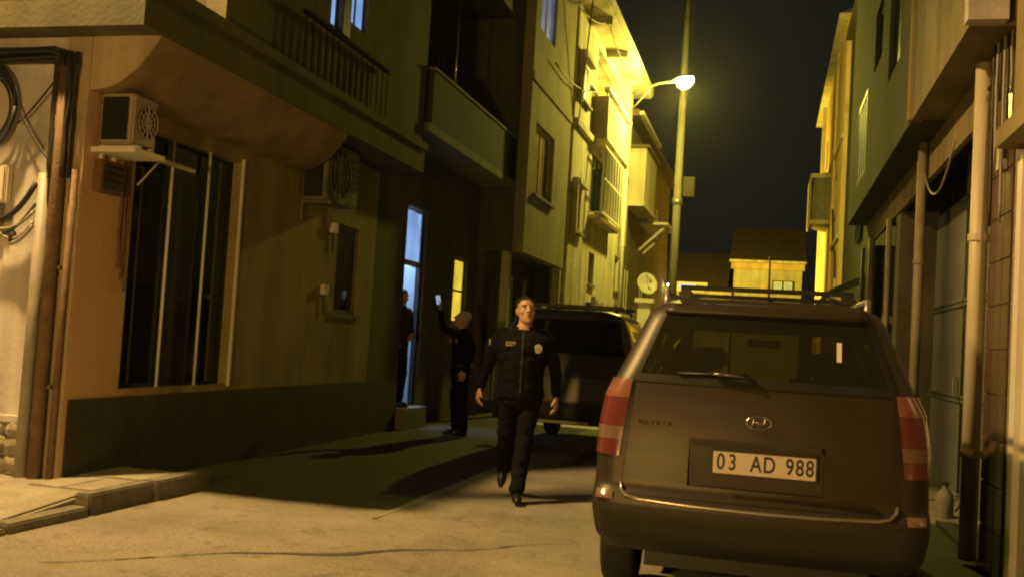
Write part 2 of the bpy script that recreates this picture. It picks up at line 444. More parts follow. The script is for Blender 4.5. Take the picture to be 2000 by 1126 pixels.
# raised gutter edging that runs along the alley
bm = B()
gx = [(-2.80 + 0.05 * noise.noise(Vector((y * .6, 1, 0))), y, .055 * min(1, (y - 7.2) / 1.2) + .01) for y in [7.3 + .15 * i for i in range(39)]]
for (xa, y0, wa), (xb, y1, wb) in zip(gx, gx[1:]):
    P = lambda x, y, h: (x, y, road_h(x, y) + h)
    quad(bm, P(xa - wa, y0, -.004), P(xb - wb, y1, -.004), P(xb - wb * .4, y1, .010), P(xa - wa * .4, y0, .010))
    quad(bm, P(xa - wa * .4, y0, .010), P(xb - wb * .4, y1, .010), P(xb + wb * .4, y1, .010), P(xa + wa * .4, y0, .010))
    quad(bm, P(xa + wa * .4, y0, .010), P(xb + wb * .4, y1, .010), P(xb + wb, y1, -.004), P(xa + wa, y0, -.004))
bmesh.ops.remove_doubles(bm, verts=bm.verts, dist=1e-4)
structure('gutter_edge', bm, 'paving')

# pavement on the left with kerb stones and slabs, dropped towards the side street
bm = B(); box(bm, -12, -4.66, 6.5, 7.66, -.06, 0.112)
pavement = structure('pavement', bm, 'paving')
bm = B(); prism(bm, [(3.6, -.05), (5.42, -.05), (6.495, -.05), (6.495, .108), (5.42, .02), (3.6, .004)], 'x', -12, -4.66)
ramp = obj('pavement_ramp', bm, 'paving', pavement)
y = 3.0; k = 0
while y < 7.2:
    ln = 0.78 + 0.1 * random.random()
    low = y + ln < 6.45
    bm = B()
    h0 = 0.03 if y < 5.0 else 0.03 + (y - 5.0) * .06
    top = min(h0, 0.14) if low else 0.142 + random.uniform(-.006, .006)
    dx = random.uniform(-.012, .012)
    box(bm, -4.655, -4.515 + dx, y + .006, y + ln - .006, -.08, top)
    obj('kerb_stone', bm, 'kerb', pavement, bevel=0.012)
    y += ln
for j in range(2):
    for i in range(2):
        bm = B(); y0 = 6.52 + j * .57; x0 = -5.24 + i * .29
        box(bm, x0 + .004, x0 + .284, y0 + .004, y0 + .562, .10, .122 + random.uniform(0, .012))
        obj('paving_slab', bm, 'paving', pavement, bevel=0.006)
for j in range(4):
    bm = B(); x0 = -4.68 - (j + 1) * .95
    # sloping slab of the dropped corner
    zz = random.uniform(.006, .016)
    prism(bm, [(5.5, .02), (6.46, .10), (6.46, .108 + zz), (5.5, .029 + zz)], 'x', x0 + .008, x0 + .94)
    obj('paving_slab', bm, 'paving', pavement)

# ================================================================== LEFT: the corner building
c = thing('corner_building', 'warm plastered corner building with curved overhang and a tall dark window', 'building', (-5.24, 6.87, 0.112))
frontage(c, -5.24, 1, 6.87, 13.0, -.05, 3.56, [(7.53, 9.28, .78, 3.0), (11.75, 12.5, 1.6, 2.7)], 'plaster_facade')
slab('rear_wall', 'plaster_pale', c, -12, -5.465, 6.87, 13.0, -.05, 3.56)
slab('plinth', 'plinth_paint', c, -5.238, -5.222, 6.90, 13.0, -.04, .72)
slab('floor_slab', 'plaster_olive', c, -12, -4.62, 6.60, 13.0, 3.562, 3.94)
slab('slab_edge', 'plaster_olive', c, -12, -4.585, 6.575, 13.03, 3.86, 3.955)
# curved cove under the slab, with a second short one farther along
for y0, y1, mm in ((6.873, 10.5, 'plaster_warm'),):
    bm = B()
    pts = [(-5.239, 3.14), (-5.16, 3.145), (-5.07, 3.16), (-4.98, 3.20), (-4.90, 3.255), (-4.82, 3.315), (-4.74, 3.41), (-4.66, 3.52), (-4.64, 3.561), (-5.239, 3.561)]
    prism(bm, pts, 'y', y0, y1); obj('cove', bm, mm, c)
    bm = B(); prism(bm, pts, 'y', y0 - .012, y0 - .0015); obj('cove_end', bm, 'plaster_sand', c)
bm = B(); box(bm, -5.46, -5.242, 6.858, 6.868, .112, 3.56); obj('end_strip', bm, 'plaster_sand', c)
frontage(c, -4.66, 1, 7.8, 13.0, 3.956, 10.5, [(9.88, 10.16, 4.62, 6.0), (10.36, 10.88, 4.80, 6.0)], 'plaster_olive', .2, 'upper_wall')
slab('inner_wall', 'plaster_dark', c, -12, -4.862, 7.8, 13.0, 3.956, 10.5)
window(c, -4.66, 1, 9.88, 10.16, 4.62, 6.0, 'window_cold', 'black', ny=1, nz=1, fr=.04, deep=.10)
f = window(c, -4.66, 1, 10.36, 10.88, 4.80, 6.0, 'window_cold', 'black', ny=2, nz=2, fr=.03, deep=.10)
slab('window_surround', 'black', c, -4.658, -4.64, 10.165, 10.355, 4.60, 6.0)
w = window(c, -5.24, 1, 7.53, 9.28, .78, 3.0, ['glass_dark', 'glass_dull', 'glass_dark'], 'black', ny=3, nz=1, fr=.03, deep=.14)
for yy, m_ in ((8.02, 'white_paint'), (8.63, 'white_paint')):
    bm = B(); tube(bm, [(-5.205, yy, .79), (-5.205, yy, 2.99)], .014, 8); obj('mullion', bm, m_, w, True)
bm = B(); box(bm, -5.238, -5.21, 9.285, 9.31, .76, 3.04); obj('frame_edge', bm, 'white_paint', w)
w2 = window(c, -5.24, 1, 11.75, 12.5, 1.6, 2.7, 'glass_dark', 'concrete', ny=1, nz=1, fr=.04, deep=.10, sill=.03)
# rubble stone base on the side street wall
rs = random.Random(3)
for k in range(26):
    xx = -5.62 - (k % 9) * .17 - rs.uniform(0, .04); zz = .14 + (k // 9) * .135 + rs.uniform(0, .03)
    bm = B(); ball(bm, (xx, 6.86, zz + .05), (.095 + rs.uniform(0, .025), .05 + rs.uniform(0, .03), .07 + rs.uniform(0, .02)), 8)
    for v in bm.verts: v.co += Vector((noise.noise(v.co * 9), noise.noise(v.co * 8 + Vector((3, 0, 0))), noise.noise(v.co * 9 + Vector((0, 5, 0))))) * .02
    obj('stone', bm, 'rubble', c)
slab('stone_coping', 'plaster_pale', c, -12, -5.50, 6.815, 6.869, .52, .57)
# balcony railing over the street
r = thing('balcony_railing', 'thin dark guard railing below the cold lit upper window', 'railing', (-4.60, 9.0, 3.96))
for i in range(15):
    bm = B(); yy = 9.2 + i * .16; box(bm, -4.606, -4.597, yy, yy + .010, 3.958, 4.50); obj('baluster', bm, 'rail_black', r)
slab('rail', 'rail_black', r, -4.625, -4.585, 9.16, 11.5, 4.502, 4.54)

t = thing('corner_pipe', 'vertical vent pipe standing on the corner of the slab', 'pipe', (-5.0, 6.66, 3.955))
bm = B(); tube(bm, [(-5.0, 6.66, 3.955), (-5.0, 6.66, 6.9)], .065, 10); obj('pipe', bm, 'grey_metal', t, True)
bm = B(); tube(bm, [(-5.0, 6.66, 6.9), (-5.0, 6.66, 7.0)], .11, 10); obj('cowl', bm, 'grey_metal', t, True)

# ================================================================== LEFT: dark building with the lit doorway and a balcony
c = thing('balcony_building', 'dark olive building with projecting balcony above the cold lit doorway', 'building', (-5.24, 13.0, 0.112))
frontage(c, -5.25, 1, 13.0, 18.0, -.05, 4.15, [(14.22, 15.12, .30, 3.3), (16.66, 17.42, 1.62, 2.76)], 'plaster_olive')
slab('plinth', 'plinth_paint', c, -5.248, -5.232, 13.005, 14.15, -.04, .72)
# the hall behind the door is a real lit room
slab('hall_wall', 'room_white', c, -9.0, -5.475, 13.55, 13.65, .112, 4.15)
slab('hall_wall', 'room_white', c, -9.0, -5.475, 16.0, 16.1, .112, 4.15)
slab('hall_wall', 'room_white', c, -9.1, -9.0, 13.55, 16.1, .112, 4.15)
slab('hall_floor', 'concrete', c, -9.0, -5.476, 13.652, 15.998, .112, .295)
slab('threshold', 'concrete', c, -5.475, -5.08, 14.225, 15.115, -.05, .295)
slab('hall_ceiling', 'room_white', c, -9.0, -5.475, 13.65, 16.0, 3.6, 3.7)
d = slab('door_frame', 'dark_metal', c, -5.36, -5.30, 14.222, 14.30, .30, 3.3)
slab('door_frame', 'dark_metal', c, -5.36, -5.30, 15.04, 15.118, .30, 3.3)
slab('transom', 'dark_metal', c, -5.355, -5.305, 14.302, 15.038, 2.42, 2.50)
slab('door_leaf', 'door_blue', c, -6.15, -5.37, 15.04, 15.085, .31, 2.42)
bm = B(); tube(bm, [(-5.96, 15.02, 1.28), (-5.96, 14.97, 1.28), (-5.84, 14.97, 1.28)], .012, 6); obj('door_handle', bm, 'aluminium', c)
for y0 in (14.305, 14.68):
    bm = B(); box(bm, -5.335, -5.325, y0, y0 + .36, 2.505, 3.24); obj('transom_pane', bm, 'window_cold', c)
ld = bpy.data.lights.new('hall_light', 'AREA'); ld.energy = 115; ld.color = (0.42, 0.66, 1.0); ld.shape = 'RECTANGLE'; ld.size = 1.1; ld.size_y = .3
lo = bpy.data.objects.new('hall_light', ld); COL.objects.link(lo); lo.parent = c; lo.location = Vector((-5.95, 14.62, 3.48)) - Vector(c.location)
slab('hall_lamp', 'white_paint', c, -6.55, -5.55, 14.44, 14.80, 3.52, 3.595)
w = window(c, -5.25, 1, 16.66, 17.42, 1.62, 2.76, ['window_warm', 'window_warm'], 'rust_pipe', ny=1, nz=2, fr=.05, deep=.10, sill=.05)
slab('rear_wall', 'plaster_dark', c, -12, -9.1, 13.0, 18.0, .112, 4.15)
slab('side_room', 'plaster_dark', c, -9.1, -5.475, 16.1, 18.0, .112, 4.15)
slab('side_room', 'plaster_dark', c, -9.1, -5.475, 13.0, 13.55, .112, 4.15)
# upper floors stand forward of the street wall, with a deep balcony
slab('balcony_floor', 'concrete', c, -5.9, -4.60, 13.05, 18.0, 4.152, 4.27)
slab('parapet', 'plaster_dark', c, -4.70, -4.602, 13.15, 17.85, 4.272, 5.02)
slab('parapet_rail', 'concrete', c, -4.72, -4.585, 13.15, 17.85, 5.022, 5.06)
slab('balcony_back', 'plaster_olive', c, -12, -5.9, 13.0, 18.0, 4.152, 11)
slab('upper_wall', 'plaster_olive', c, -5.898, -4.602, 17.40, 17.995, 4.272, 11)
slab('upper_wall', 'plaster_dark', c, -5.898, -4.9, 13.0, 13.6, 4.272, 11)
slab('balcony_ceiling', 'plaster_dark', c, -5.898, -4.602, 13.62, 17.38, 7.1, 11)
bm = B(); tube(bm, [(-4.64, 14.19, 4.3), (-4.64, 14.19, 7.09)], .014, 8); obj('post', bm, 'chrome', c, True)
bm = B(); box(bm, -5.9 + .002, -5.86, 14.4, 15.3, 4.272, 6.4); obj('balcony_door', bm, 'glass_dull', c)
bm = B(); box(bm, -5.898, -5.86, 15.8, 16.9, 5.1, 6.4); obj('balcony_window', bm, 'glass_dull', c)

# ================================================================== LEFT: projecting olive building
c = thing('projecting_building', 'olive building with projecting upper floors and shop fronts below', 'building', (-5.1, 18.0, 0.0))
frontage(c, -4.4, 1, 18.0, 21.75, 3.0, 10.5, [(18.5, 20.2, 4.15, 5.5), (18.4, 19.75, 7.25, 8.8)], 'plaster_moss', .2)
slab('inner_wall', 'plaster_olive', c, -12, -4.602, 18.0, 21.75, 3.0, 10.5)
slab('shop_wall', 'plaster_olive', c, -12, -5.1, 18.003, 24.0, .0, 2.998)
w = window(c, -4.4, 1, 18.5, 20.2, 4.15, 5.5, 'glass_dull', 'white_paint', ny=2, nz=1, fr=.06, deep=.14, sill=.08)
w = window(c, -4.4, 1, 18.4, 19.75, 7.25, 8.8, 'curtain_reflection', 'plaster_pale', ny=2, nz=1, fr=.04, deep=.10)
slab('band', 'plaster_moss', c, -4.398, -4.37, 18.0, 21.75, 6.18, 6.34)
pos = 18.15
for k, (wd, mm) in enumerate(((.55, 'dark_cladding'), (.34, 'plaster_olive'), (.62, 'dark_cladding'), (.30, 'plaster_yellow'), (.7, 'dark_cladding'), (.3, 'plaster_yellow'), (.5, 'dark_cladding'))):
    slab('shop_panel', mm, c, -5.098, -5.03 + .02 * (k % 3), pos, pos + wd - .03, .25, 2.55 + .1 * (k % 2)); pos += wd
for yy, x_ in ((18.05, -4.7), (21.55, -4.48)):
    slab('shop_post', 'plaster_yellow', c, x_ - .1, x_ + .06, yy, yy + .14, .0, 2.998)

# ================================================================== LEFT: the bright yellow building under the lamp
c = thing('lamp_lit_building', 'bright yellow building under the street lamp with deep eaves and a barred window', 'building', (-4.4, 21.8, 0.0))
frontage(c, -4.4, 1, 22.1, 30.6, 0, 9.0, [(22.5, 23.5, 3.95, 5.0), (22.5, 23.6, 6.95, 7.9), (24.6, 27.55, 4.68, 6.2), (24.7, 28.2, 7.6, 8.75), (24.9, 25.7, 2.9, 3.7), (27.5, 28.6, 0, 2.3), (29.2, 30.1, 3.0, 4.0)], 'plaster_cream', .25)
slab('recess', 'plaster_dark', c, -12, -4.8, 21.755, 22.095, 0, 9.0)
slab('inner_wall', 'plaster_dark', c, -12, -4.652, 22.1, 30.6, 0, 9.0)
for y0, y1, z0, z1 in ((22.5, 23.5, 3.95, 5.0), (22.5, 23.6, 6.95, 7.9)):
    w = window(c, -4.4, 1, y0, y1, z0, z1, 'glass_dull', 'white_paint', ny=2, fr=.06, deep=.05, sill=.12)
    slab('surround', 'plaster_cream', c, -4.398, -4.28, y0 - .12, y0 - .004, z0 - .1, z1 + .12)
    slab('lintel', 'plaster_cream', c, -4.398, -4.25, y0 - .002, y1 + .12, z1 + .004, z1 + .12)
w = window(c, -4.4, 1, 24.6, 27.55, 4.68, 6.2, 'glass_dark', 'black', ny=4, fr=.06, deep=.16)
w = window(c, -4.4, 1, 24.9, 25.7, 2.9, 3.7, 'glass_dull', 'plaster_orange', ny=2, fr=.05, deep=.12, sill=.06)
w = window(c, -4.4, 1, 29.2, 30.1, 3.0, 4.0, 'glass_dull', 'plaster_cream', ny=2, fr=.05, deep=.12, sill=.06)
slab('door', 'door_white', c, -4.60, -4.55, 27.55, 28.55, .0, 2.28)
g = slab('window_grille', 'white_paint', c, -4.10, -4.06, 24.5, 27.7, 4.60, 4.66)
for i in range(8):
    bm = B(); yy = 24.54 + i * .444; tube(bm, [(-4.08, yy, 4.66), (-4.08, yy, 6.22)], .034, 6); obj('grille_bar', bm, 'white_paint', g)
for z in (5.45, 6.22):
    bm = B(); box(bm, -4.1, -4.06, 24.5, 27.7, z, z + .045); obj('grille_rail', bm, 'white_paint', g)
for yy in (24.5, 27.66):
    bm = B(); box(bm, -4.395, -4.10, yy, yy + .04, 6.22, 6.26); obj('grille_arm', bm, 'white_paint', g)
    bm = B(); box(bm, -4.395, -4.10, yy, yy + .04, 4.60, 4.64); obj('grille_arm', bm, 'white_paint', g)
bm = B(); box(bm, -4.395, -4.12, 24.45, 27.75, 4.46, 4.56); obj('window_ledge', bm, 'plaster_cream', c)
for i in range(9):
    bm = B(); yy = 24.6 + i * .35; box(bm, -4.118, -4.10, yy, yy + .22, 4.475, 4.545); obj('ledge_panel', bm, 'plaster_orange', c)
slab('balcony_front', 'plaster_yellow', c, -4.16, -4.06, 24.6, 28.4, 6.55, 7.5)
slab('balcony_floor', 'plaster_cream', c, -4.397, -4.04, 24.5, 28.5, 6.42, 6.548)
slab('balcony_side', 'plaster_yellow', c, -4.397, -4.162, 28.3, 28.4, 6.55, 7.5)
slab('balcony_side', 'plaster_yellow', c, -4.397, -4.162, 24.6, 24.7, 6.55, 7.5)
slab('handrail', 'white_paint', c, -4.18, -4.02, 24.5, 28.5, 7.62, 7.70)
for i in range(6):
    bm = B(); yy = 24.65 + i * .72; box(bm, -4.13, -4.09, yy, yy + .04, 7.502, 7.62); obj('rail_post', bm, 'white_paint', c)
slab('balcony_door', 'glass_dull', c, -4.62, -4.58, 24.75, 28.15, 7.62, 8.74)
slab('column', 'plaster_cream', c, -4.38, -4.12, 28.55, 28.85, 6.42, 8.99)
slab('column', 'plaster_cream', c, -4.398, -4.3, 30.2, 30.55, 4.4, 8.99)
slab('string_course', 'plaster_cream', c, -4.398, -4.30, 22.1, 24.4, 6.25, 6.40)
slab('string_course', 'plaster_cream', c, -4.398, -4.30, 28.9, 30.6, 6.25, 6.40)
slab('eaves', 'plaster_cream', c, -4.9, -3.82, 20.9, 31.0, 9.002, 9.14)
slab('eaves_board', 'plaster_yellow', c, -3.818, -3.76, 20.9, 31.0, 9.06, 9.30)
for i, yy in enumerate((23.2, 25.9, 28.6)):
    slab('eaves_beam', 'plaster_cream', c, -4.39, -3.85, yy, yy + .16, 8.84, 8.999)
bm = B(); prism(bm, [(-3.80, 9.16), (-8, 11.0), (-12, 9.16)], 'y', 20.9, 31.0); obj('roof', bm, 'roof_tile', c)
slab('chimney', 'plaster_yellow', c, -4.95, -4.45, 24.6, 25.2, 9.4, 10.9)

def downpipe(x, y, z0, z1, rr, m, label, grp=None, brackets=(), side=1, wall=.1):
    t = thing('downpipe', label, 'drainpipe', (x, y, z0), grp)
    bm = B(); tube(bm, [(x, y, z0), (x, y, z1)], rr, 12); obj('pipe', bm, m, t, True)
    for z in brackets:
        bm = B(); tube(bm, [(x, y, z), (x, y, z + .05)], rr * 1.22, 12); obj('pipe_clip', bm, m, t)
        b2 = B(); box(b2, *sorted((x - side * rr, x - side * wall)), y - .015, y + .015, z + .01, z + .04); obj('bracket', b2, 'grey_metal', t)
    return t
downpipe(-4.27, 29.6, 0.3, 8.99, .06, 'white_paint', 'white downpipe on the bright yellow building beside its balcony column', brackets=(2.2, 4.3, 6.2), wall=.125)
downpipe(-4.68, 21.93, 0.0, 9.0, .055, 'rust_pipe', 'dark downpipe in the narrow slot beside the bright yellow building', brackets=(3.2, 6.0), wall=.11)

# pale slatted fence in front of it
f = thing('slat_fence', 'pale slatted yard fence below the barred window behind the van', 'fence', (-3.9, 23.2, 0))
sm = None
for i in range(26):
    if i % 7 == 3: continue
    yy = 23.2 + i * .27
    bm = B(); box(bm, -3.91, -3.88, yy, yy + .17, .35, 2.35 + .1 * math.sin(i * 2.1)); obj('slat', bm, 'white_paint' if i % 3 else 'plaster_cream', f)
for z in (.6, 1.9):
    slab('rail', 'grey_metal', f, -3.95, -3.915, 23.1, 30.2, z, z + .06)
for yy in (23.05, 26.6, 30.2):
    slab('post', 'grey_metal', f, -3.97, -3.87, yy, yy + .08, 0, 2.5)
t = thing('gate_pillar', 'pale gate pillar with flat cap standing behind the van', 'pillar', (-3.55, 30.0, 0))
slab('shaft', 'white_paint', t, -3.75, -3.38, 29.82, 30.18, 0, 2.72)
slab('cap', 'white_paint', t, -3.83, -3.30, 29.74, 30.26, 2.722, 2.84)
slab('box', 'grey_metal', t, -3.66, -3.47, 29.74, 29.818, 1.3, 1.75)

# ================================================================== LEFT: farther house with box bay
c = thing('box_bay_house', 'far olive house with a closed box bay behind the lamp', 'house', (-4.5, 31.0, 0))
frontage(c, -4.5, 1, 30.62, 45.0, 0, 8.4, [(32, 33.2, 2.6, 4.0), (36, 37.3, 2.4, 3.6), (36, 37.3, 5.6, 6.9), (40, 41.3, 5.6, 6.9)], 'plaster_olive', .2)
slab('inner_wall', 'plaster_dark', c, -12, -4.702, 30.62, 45.0, 0, 8.4)
for h in ((32, 33.2, 2.6, 4.0), (36, 37.3, 2.4, 3.6), (36, 37.3, 5.6, 6.9), (40, 41.3, 5.6, 6.9)):
    window(c, -4.5, 1, *h, 'glass_dull', 'white_paint', ny=2, fr=.06, deep=.1, sill=.05)
slab('box_bay', 'plaster_yellow', c, -4.498, -3.95, 31.6, 34.6, 5.9, 7.6)
slab('bay_roof', 'plaster_olive', c, -4.498, -3.85, 31.5, 34.7, 7.602, 7.7)
slab('bay_floor', 'plaster_cream', c, -4.498, -3.93, 31.55, 34.65, 5.78, 5.898)
slab('roof', 'roof_tile', c, -12, -4.1, 30.62, 45, 8.402, 8.6)
slab('gutter', 'plaster_cream', c, -4.098, -3.98, 30.7, 36, 8.45, 8.56)
t = thing('awning', 'small flat awning on a diagonal strut below the box bay', 'awning', (-4.5, 36.2, 5.0))
slab('canopy', 'white_paint', t, -4.495, -3.5, 34.9, 37.4, 5.62, 5.70)
bm = B(); tube(bm, [(-4.49, 36.4, 4.75), (-3.6, 36.4, 5.61)], .045, 8); obj('strut', bm, 'white_paint', t)
bm = B(); tube(bm, [(-4.49, 35.2, 4.75), (-3.6, 35.2, 5.61)], .045, 8); obj('strut', bm, 'white_paint', t)

def dish(x, y, z, rr, label, facing):
    t = thing('satellite_dish', label, 'satellite dish', (x, y, z))
    bm = B(); n = 20; f = Vector(facing).normalized(); u, w = frame_of(f); rings = []
    for i in range(6):
        a = i / 5; rad = rr * a; dep = .35 * rr * a * a
        rings.append([bm.verts.new(Vector((x, y, z)) + f * dep + (u * math.cos(2 * math.pi * k / n) + w * math.sin(2 * math.pi * k / n)) * max(rad, .004)) for k in range(n)])
    for a, b in zip(rings, rings[1:]):
        for k in range(n): bm.faces.new((a[k], a[(k + 1) % n], b[(k + 1) % n], b[k]))
    d = obj('reflector', bm, 'white_paint', t, True)
    mo = d.modifiers.new('thick', 'SOLIDIFY'); mo.thickness = .015
    bm = B(); tube(bm, [Vector((x, y, z)) - w * rr * .9 + f * .3 * rr, Vector((x, y, z)) + f * rr * 1.0], .012, 6); obj('feed_arm', bm, 'grey_metal', t)
    bm = B(); ball(bm, Vector((x, y, z)) + f * rr, .05, 8); obj('receiver', bm, 'grey_metal', t)
    bm = B(); tube(bm, [Vector((x, y, z)), Vector((x - .1, y + .2, z - .05)), Vector((x - .45, y + .3, z - .1))], .025, 6); obj('mount', bm, 'grey_metal', t)
dish(-3.95, 33.2, 3.45, .36, 'pale satellite dish on the far left house low beside the pole', (.5, -.75, .25))

# ================================================================== lamps and pole
def lamp_light(parent, name, pos, power, col, spread=None):
    ld = bpy.data.lights.new(name, 'SPOT' if spread else 'POINT')
    if spread: ld.spot_size = math.radians(spread); ld.spot_blend = .55
    ld.energy = power; ld.color = col; ld.shadow_soft_size = .14
    lo = bpy.data.objects.new(name, ld); COL.objects.link(lo); lo.parent = parent; lo.location = Vector(pos) - base_of(parent)
    return lo
def street_lamp(root_pos, head, light, power, col, label, spread=None, grp='street lamps on wall arms'):
    t = thing('street_lamp', label, 'street lamp', root_pos, grp)
    R, Hd = Vector(root_pos), Vector(head)
    dirv = (Hd - R); dirh = Vector((dirv.x, dirv.y, 0)).normalized()
    bm = B(); tube(bm, [R, R + dirh * .3 + Vector((0, 0, .12)), R.lerp(Hd, .6) + Vector((0, 0, .12)), Hd - dirh * .3], .035, 8); obj('arm', bm, 'grey_metal', t, True)
    bm = B(); tube(bm, [R - Vector((0, 0, .55)), R.lerp(Hd, .45) + Vector((0, 0, .03))], .022, 8); obj('brace', bm, 'grey_metal', t, True)
    # cobra head: shallow shell with a bulging lens below
    bm = B(); n = 16; side = Vector((-dirh.y, dirh.x, 0)); rings = []
    for i in range(9):
        a = i / 8; wv = .15 * math.sin(math.pi * min(1, .12 + a * .88) ** .8) + .03; hv = .10 * math.sin(math.pi * (.1 + a * .85)) + .02
        cc = Hd + dirh * (-.36 + .74 * a)
        rings.append([bm.verts.new(cc + side * wv * math.cos(2 * math.pi * k / n) + Vector((0, 0, max(-.01, hv * math.sin(2 * math.pi * k / n))))) for k in range(n)])
    for p, q in zip(rings, rings[1:]):
        for k in range(n): bm.faces.new((p[k], p[(k + 1) % n], q[(k + 1) % n], q[k]))
    bm.faces.new(rings[0][::-1]); bm.faces.new(rings[-1]); obj('housing', bm, 'grey_metal', t, True)
    bm = B(); ball(bm, (0, 0, 0), 1.0, 14)
    for v in bm.verts:
        q = v.co.copy(); v.co = Hd + dirh * (q.x * .28 + .03) + side * q.y * .20 + Vector((0, 0, -.02 + q.z * (.26 if q.z < 0 else .005)))
    ln = obj('lens', bm, 'lamp_lens', t, True)
    lamp_light(t, 'lamp_light', light, power, col, spread)
    return t
street_lamp((-4.40, 29.3, 8.55), (-2.52, 27.4, 8.66), (-2.52, 27.35, 8.20), L2_POWER, L2_COL, 'lit yellow street lamp on a long wall arm over the alley')
street_lamp((-6.4, 7.79, 7.7), (-6.35, 5.55, 7.85), (-6.35, 5.50, 7.45), L1_POWER, L1_COL, 'assumed warm street lamp out of view on the upper corner wall over the side street', 168)  # lamp itself unseen, assumed from the warm light and shadow edges
t = thing('assumed_wall_lamp', 'assumed small yellow wall lamp added low on the far left house, hidden behind the pole', 'lamp', (-4.5, 44.4, 4.2))  # assumed unseen source, added to brighten the far right facade and end house
slab('bracket', 'grey_metal', t, -4.498, -4.30, 44.36, 44.44, 4.28, 4.33)
bm = B(); tube(bm, [(-4.28, 44.4, 4.36), (-4.28, 44.4, 4.22)], [.05, .10], 12); obj('shade', bm, 'grey_metal', t, True)
bm = B(); ball(bm, (-4.28, 44.4, 4.19), (.07, .07, .06), 10); obj('lens', bm, 'lamp_lens', t, True)
lo = lamp_light(t, 'lamp_light', (-4.10, 44.6, 4.05), L3_POWER, L3_COL, 165)
lo.rotation_euler = Vector((.66, .74, .16)).to_track_quat('-Z', 'Y').to_euler()

t = thing('added_fill_lamp', 'assumed low warm fill lamp on a short post, unseen behind the camera', 'lamp', (-2.5, -1.75, 0))  # added fill light, unseen; lifts the near car's rear and the left facade
bm = B(); tube(bm, [(-2.5, -1.75, 0), (-2.5, -1.75, 1.95)], .05, 10); obj('post', bm, 'grey_metal', t, True)
slab('hood', 'grey_metal', t, -2.62, -2.38, -1.80, -1.45, 1.952, 1.98)
bm = B(); ball(bm, (-2.5, -1.58, 1.91), (.07, .09, .035), 10); obj('lens', bm, 'fill_lamp_lens', t, True)
lamp_light(t, 'lamp_light', (-2.5, -1.5, 1.78), L4_POWER, L4_COL)

t = thing('utility_pole', 'tall pale concrete pole with steel collar standing behind the hanging lamp', 'pole', (-2.95, 31.6, 0))
bm = B(); tube(bm, [(-2.95, 31.6, 0), (-2.90, 31.6, 13.0)], [.145, .10], 14); obj('shaft', bm, 'concrete', t, True)
bm = B(); tube(bm, [(-2.93, 31.6, 5.85), (-2.93, 31.6, 6.05)], .16, 14); obj('collar', bm, 'grey_metal', t, True)
slab('junction_box', 'plaster_dark', t, -2.76, -2.42, 31.45, 31.75, 6.1, 6.7)

# ================================================================== the end of the alley
c = thing('end_house', 'yellow lit house closing the alley with a dark tiled roof', 'house', (-.2, 58.2, 0))
bm = B()
frontwin = [(0.05, 1.25, 4.85, 5.55)]
for a, b, z0, z1 in ((-2.05, .05, 0, 6.1), (1.25, 1.6, 0, 6.1), (.05, 1.25, 0, 4.85), (.05, 1.25, 5.55, 6.1)):
    box(bm, a, b, 58.0, 58.3, z0, z1)
obj('front_wall', bm, 'plaster_yellow', c)
slab('rear_wall', 'plaster_dark', c, -2.05, 1.6, 58.32, 66, 0, 6.1)
slab('cornice', 'plaster_orange', c, -2.2, 1.72, 57.75, 58.3, 6.102, 6.45)
bm = B(); prism(bm, [(57.6, 6.5), (62.2, 8.9), (66.8, 6.5)], 'x', -2.3, 1.8); obj('roof', bm, 'roof_tile', c)
slab('roof_edge', 'plaster_cream', c, -2.3, 1.8, 57.5, 57.58, 6.45, 6.58)
for x0 in (.12, .66):
    bm = B(); box(bm, x0, x0 + .45, 58.15, 58.18, 4.9, 5.5); w = obj('window', bm, 'white_paint', c)
    b2 = B(); box(b2, x0 + .05, x0 + .40, 58.13, 58.148, 4.95, 5.45); obj('pane', b2, 'window_green', w)
slab('meter_cabinet', 'plaster_orange', c, -.55, -.2, 57.93, 57.998, 4.3, 5.3)
c = thing('low_house', 'low dark tiled house left of the yellow end house', 'house', (-4, 59, 0))
slab('front_wall', 'plaster_cream', c, -6.2, -2.3, 59.0, 66, 0, 5.0)
bm = B(); prism(bm, [(58.3, 5.05), (62.5, 7.3), (66.8, 5.05)], 'x', -6.6, -2.35); obj('roof', bm, 'roof_tile', c)
slab('eaves', 'plaster_olive', c, -6.6, -2.35, 58.3, 59, 4.98, 5.045)
t = thing('shop_sign', 'white and blue sign box on the low house beside the pole', 'sign', (-4.3, 57.9, 4.7))
slab('sign_box', 'white_paint', t, -5.4, -3.45, 57.9, 58.1, 4.72, 5.25)
slab('sign_panel', 'window_white', t, -5.0, -4.15, 57.87, 57.898, 4.86, 5.12)
slab('sign_panel', 'glass_dull', t, -4.1, -3.6, 57.87, 57.898, 4.84, 5.1)
slab('sign_post', 'grey_metal', t, -4.5, -4.4, 57.95, 58.05, 0, 4.718)
t = thing('garden_wall', 'pale yard wall between the low house and the yellow end house', 'wall', (-2.3, 57, 0))
slab('wall', 'plaster_cream', t, -3.6, -2.1, 57.2, 57.4, 0, 5.0)

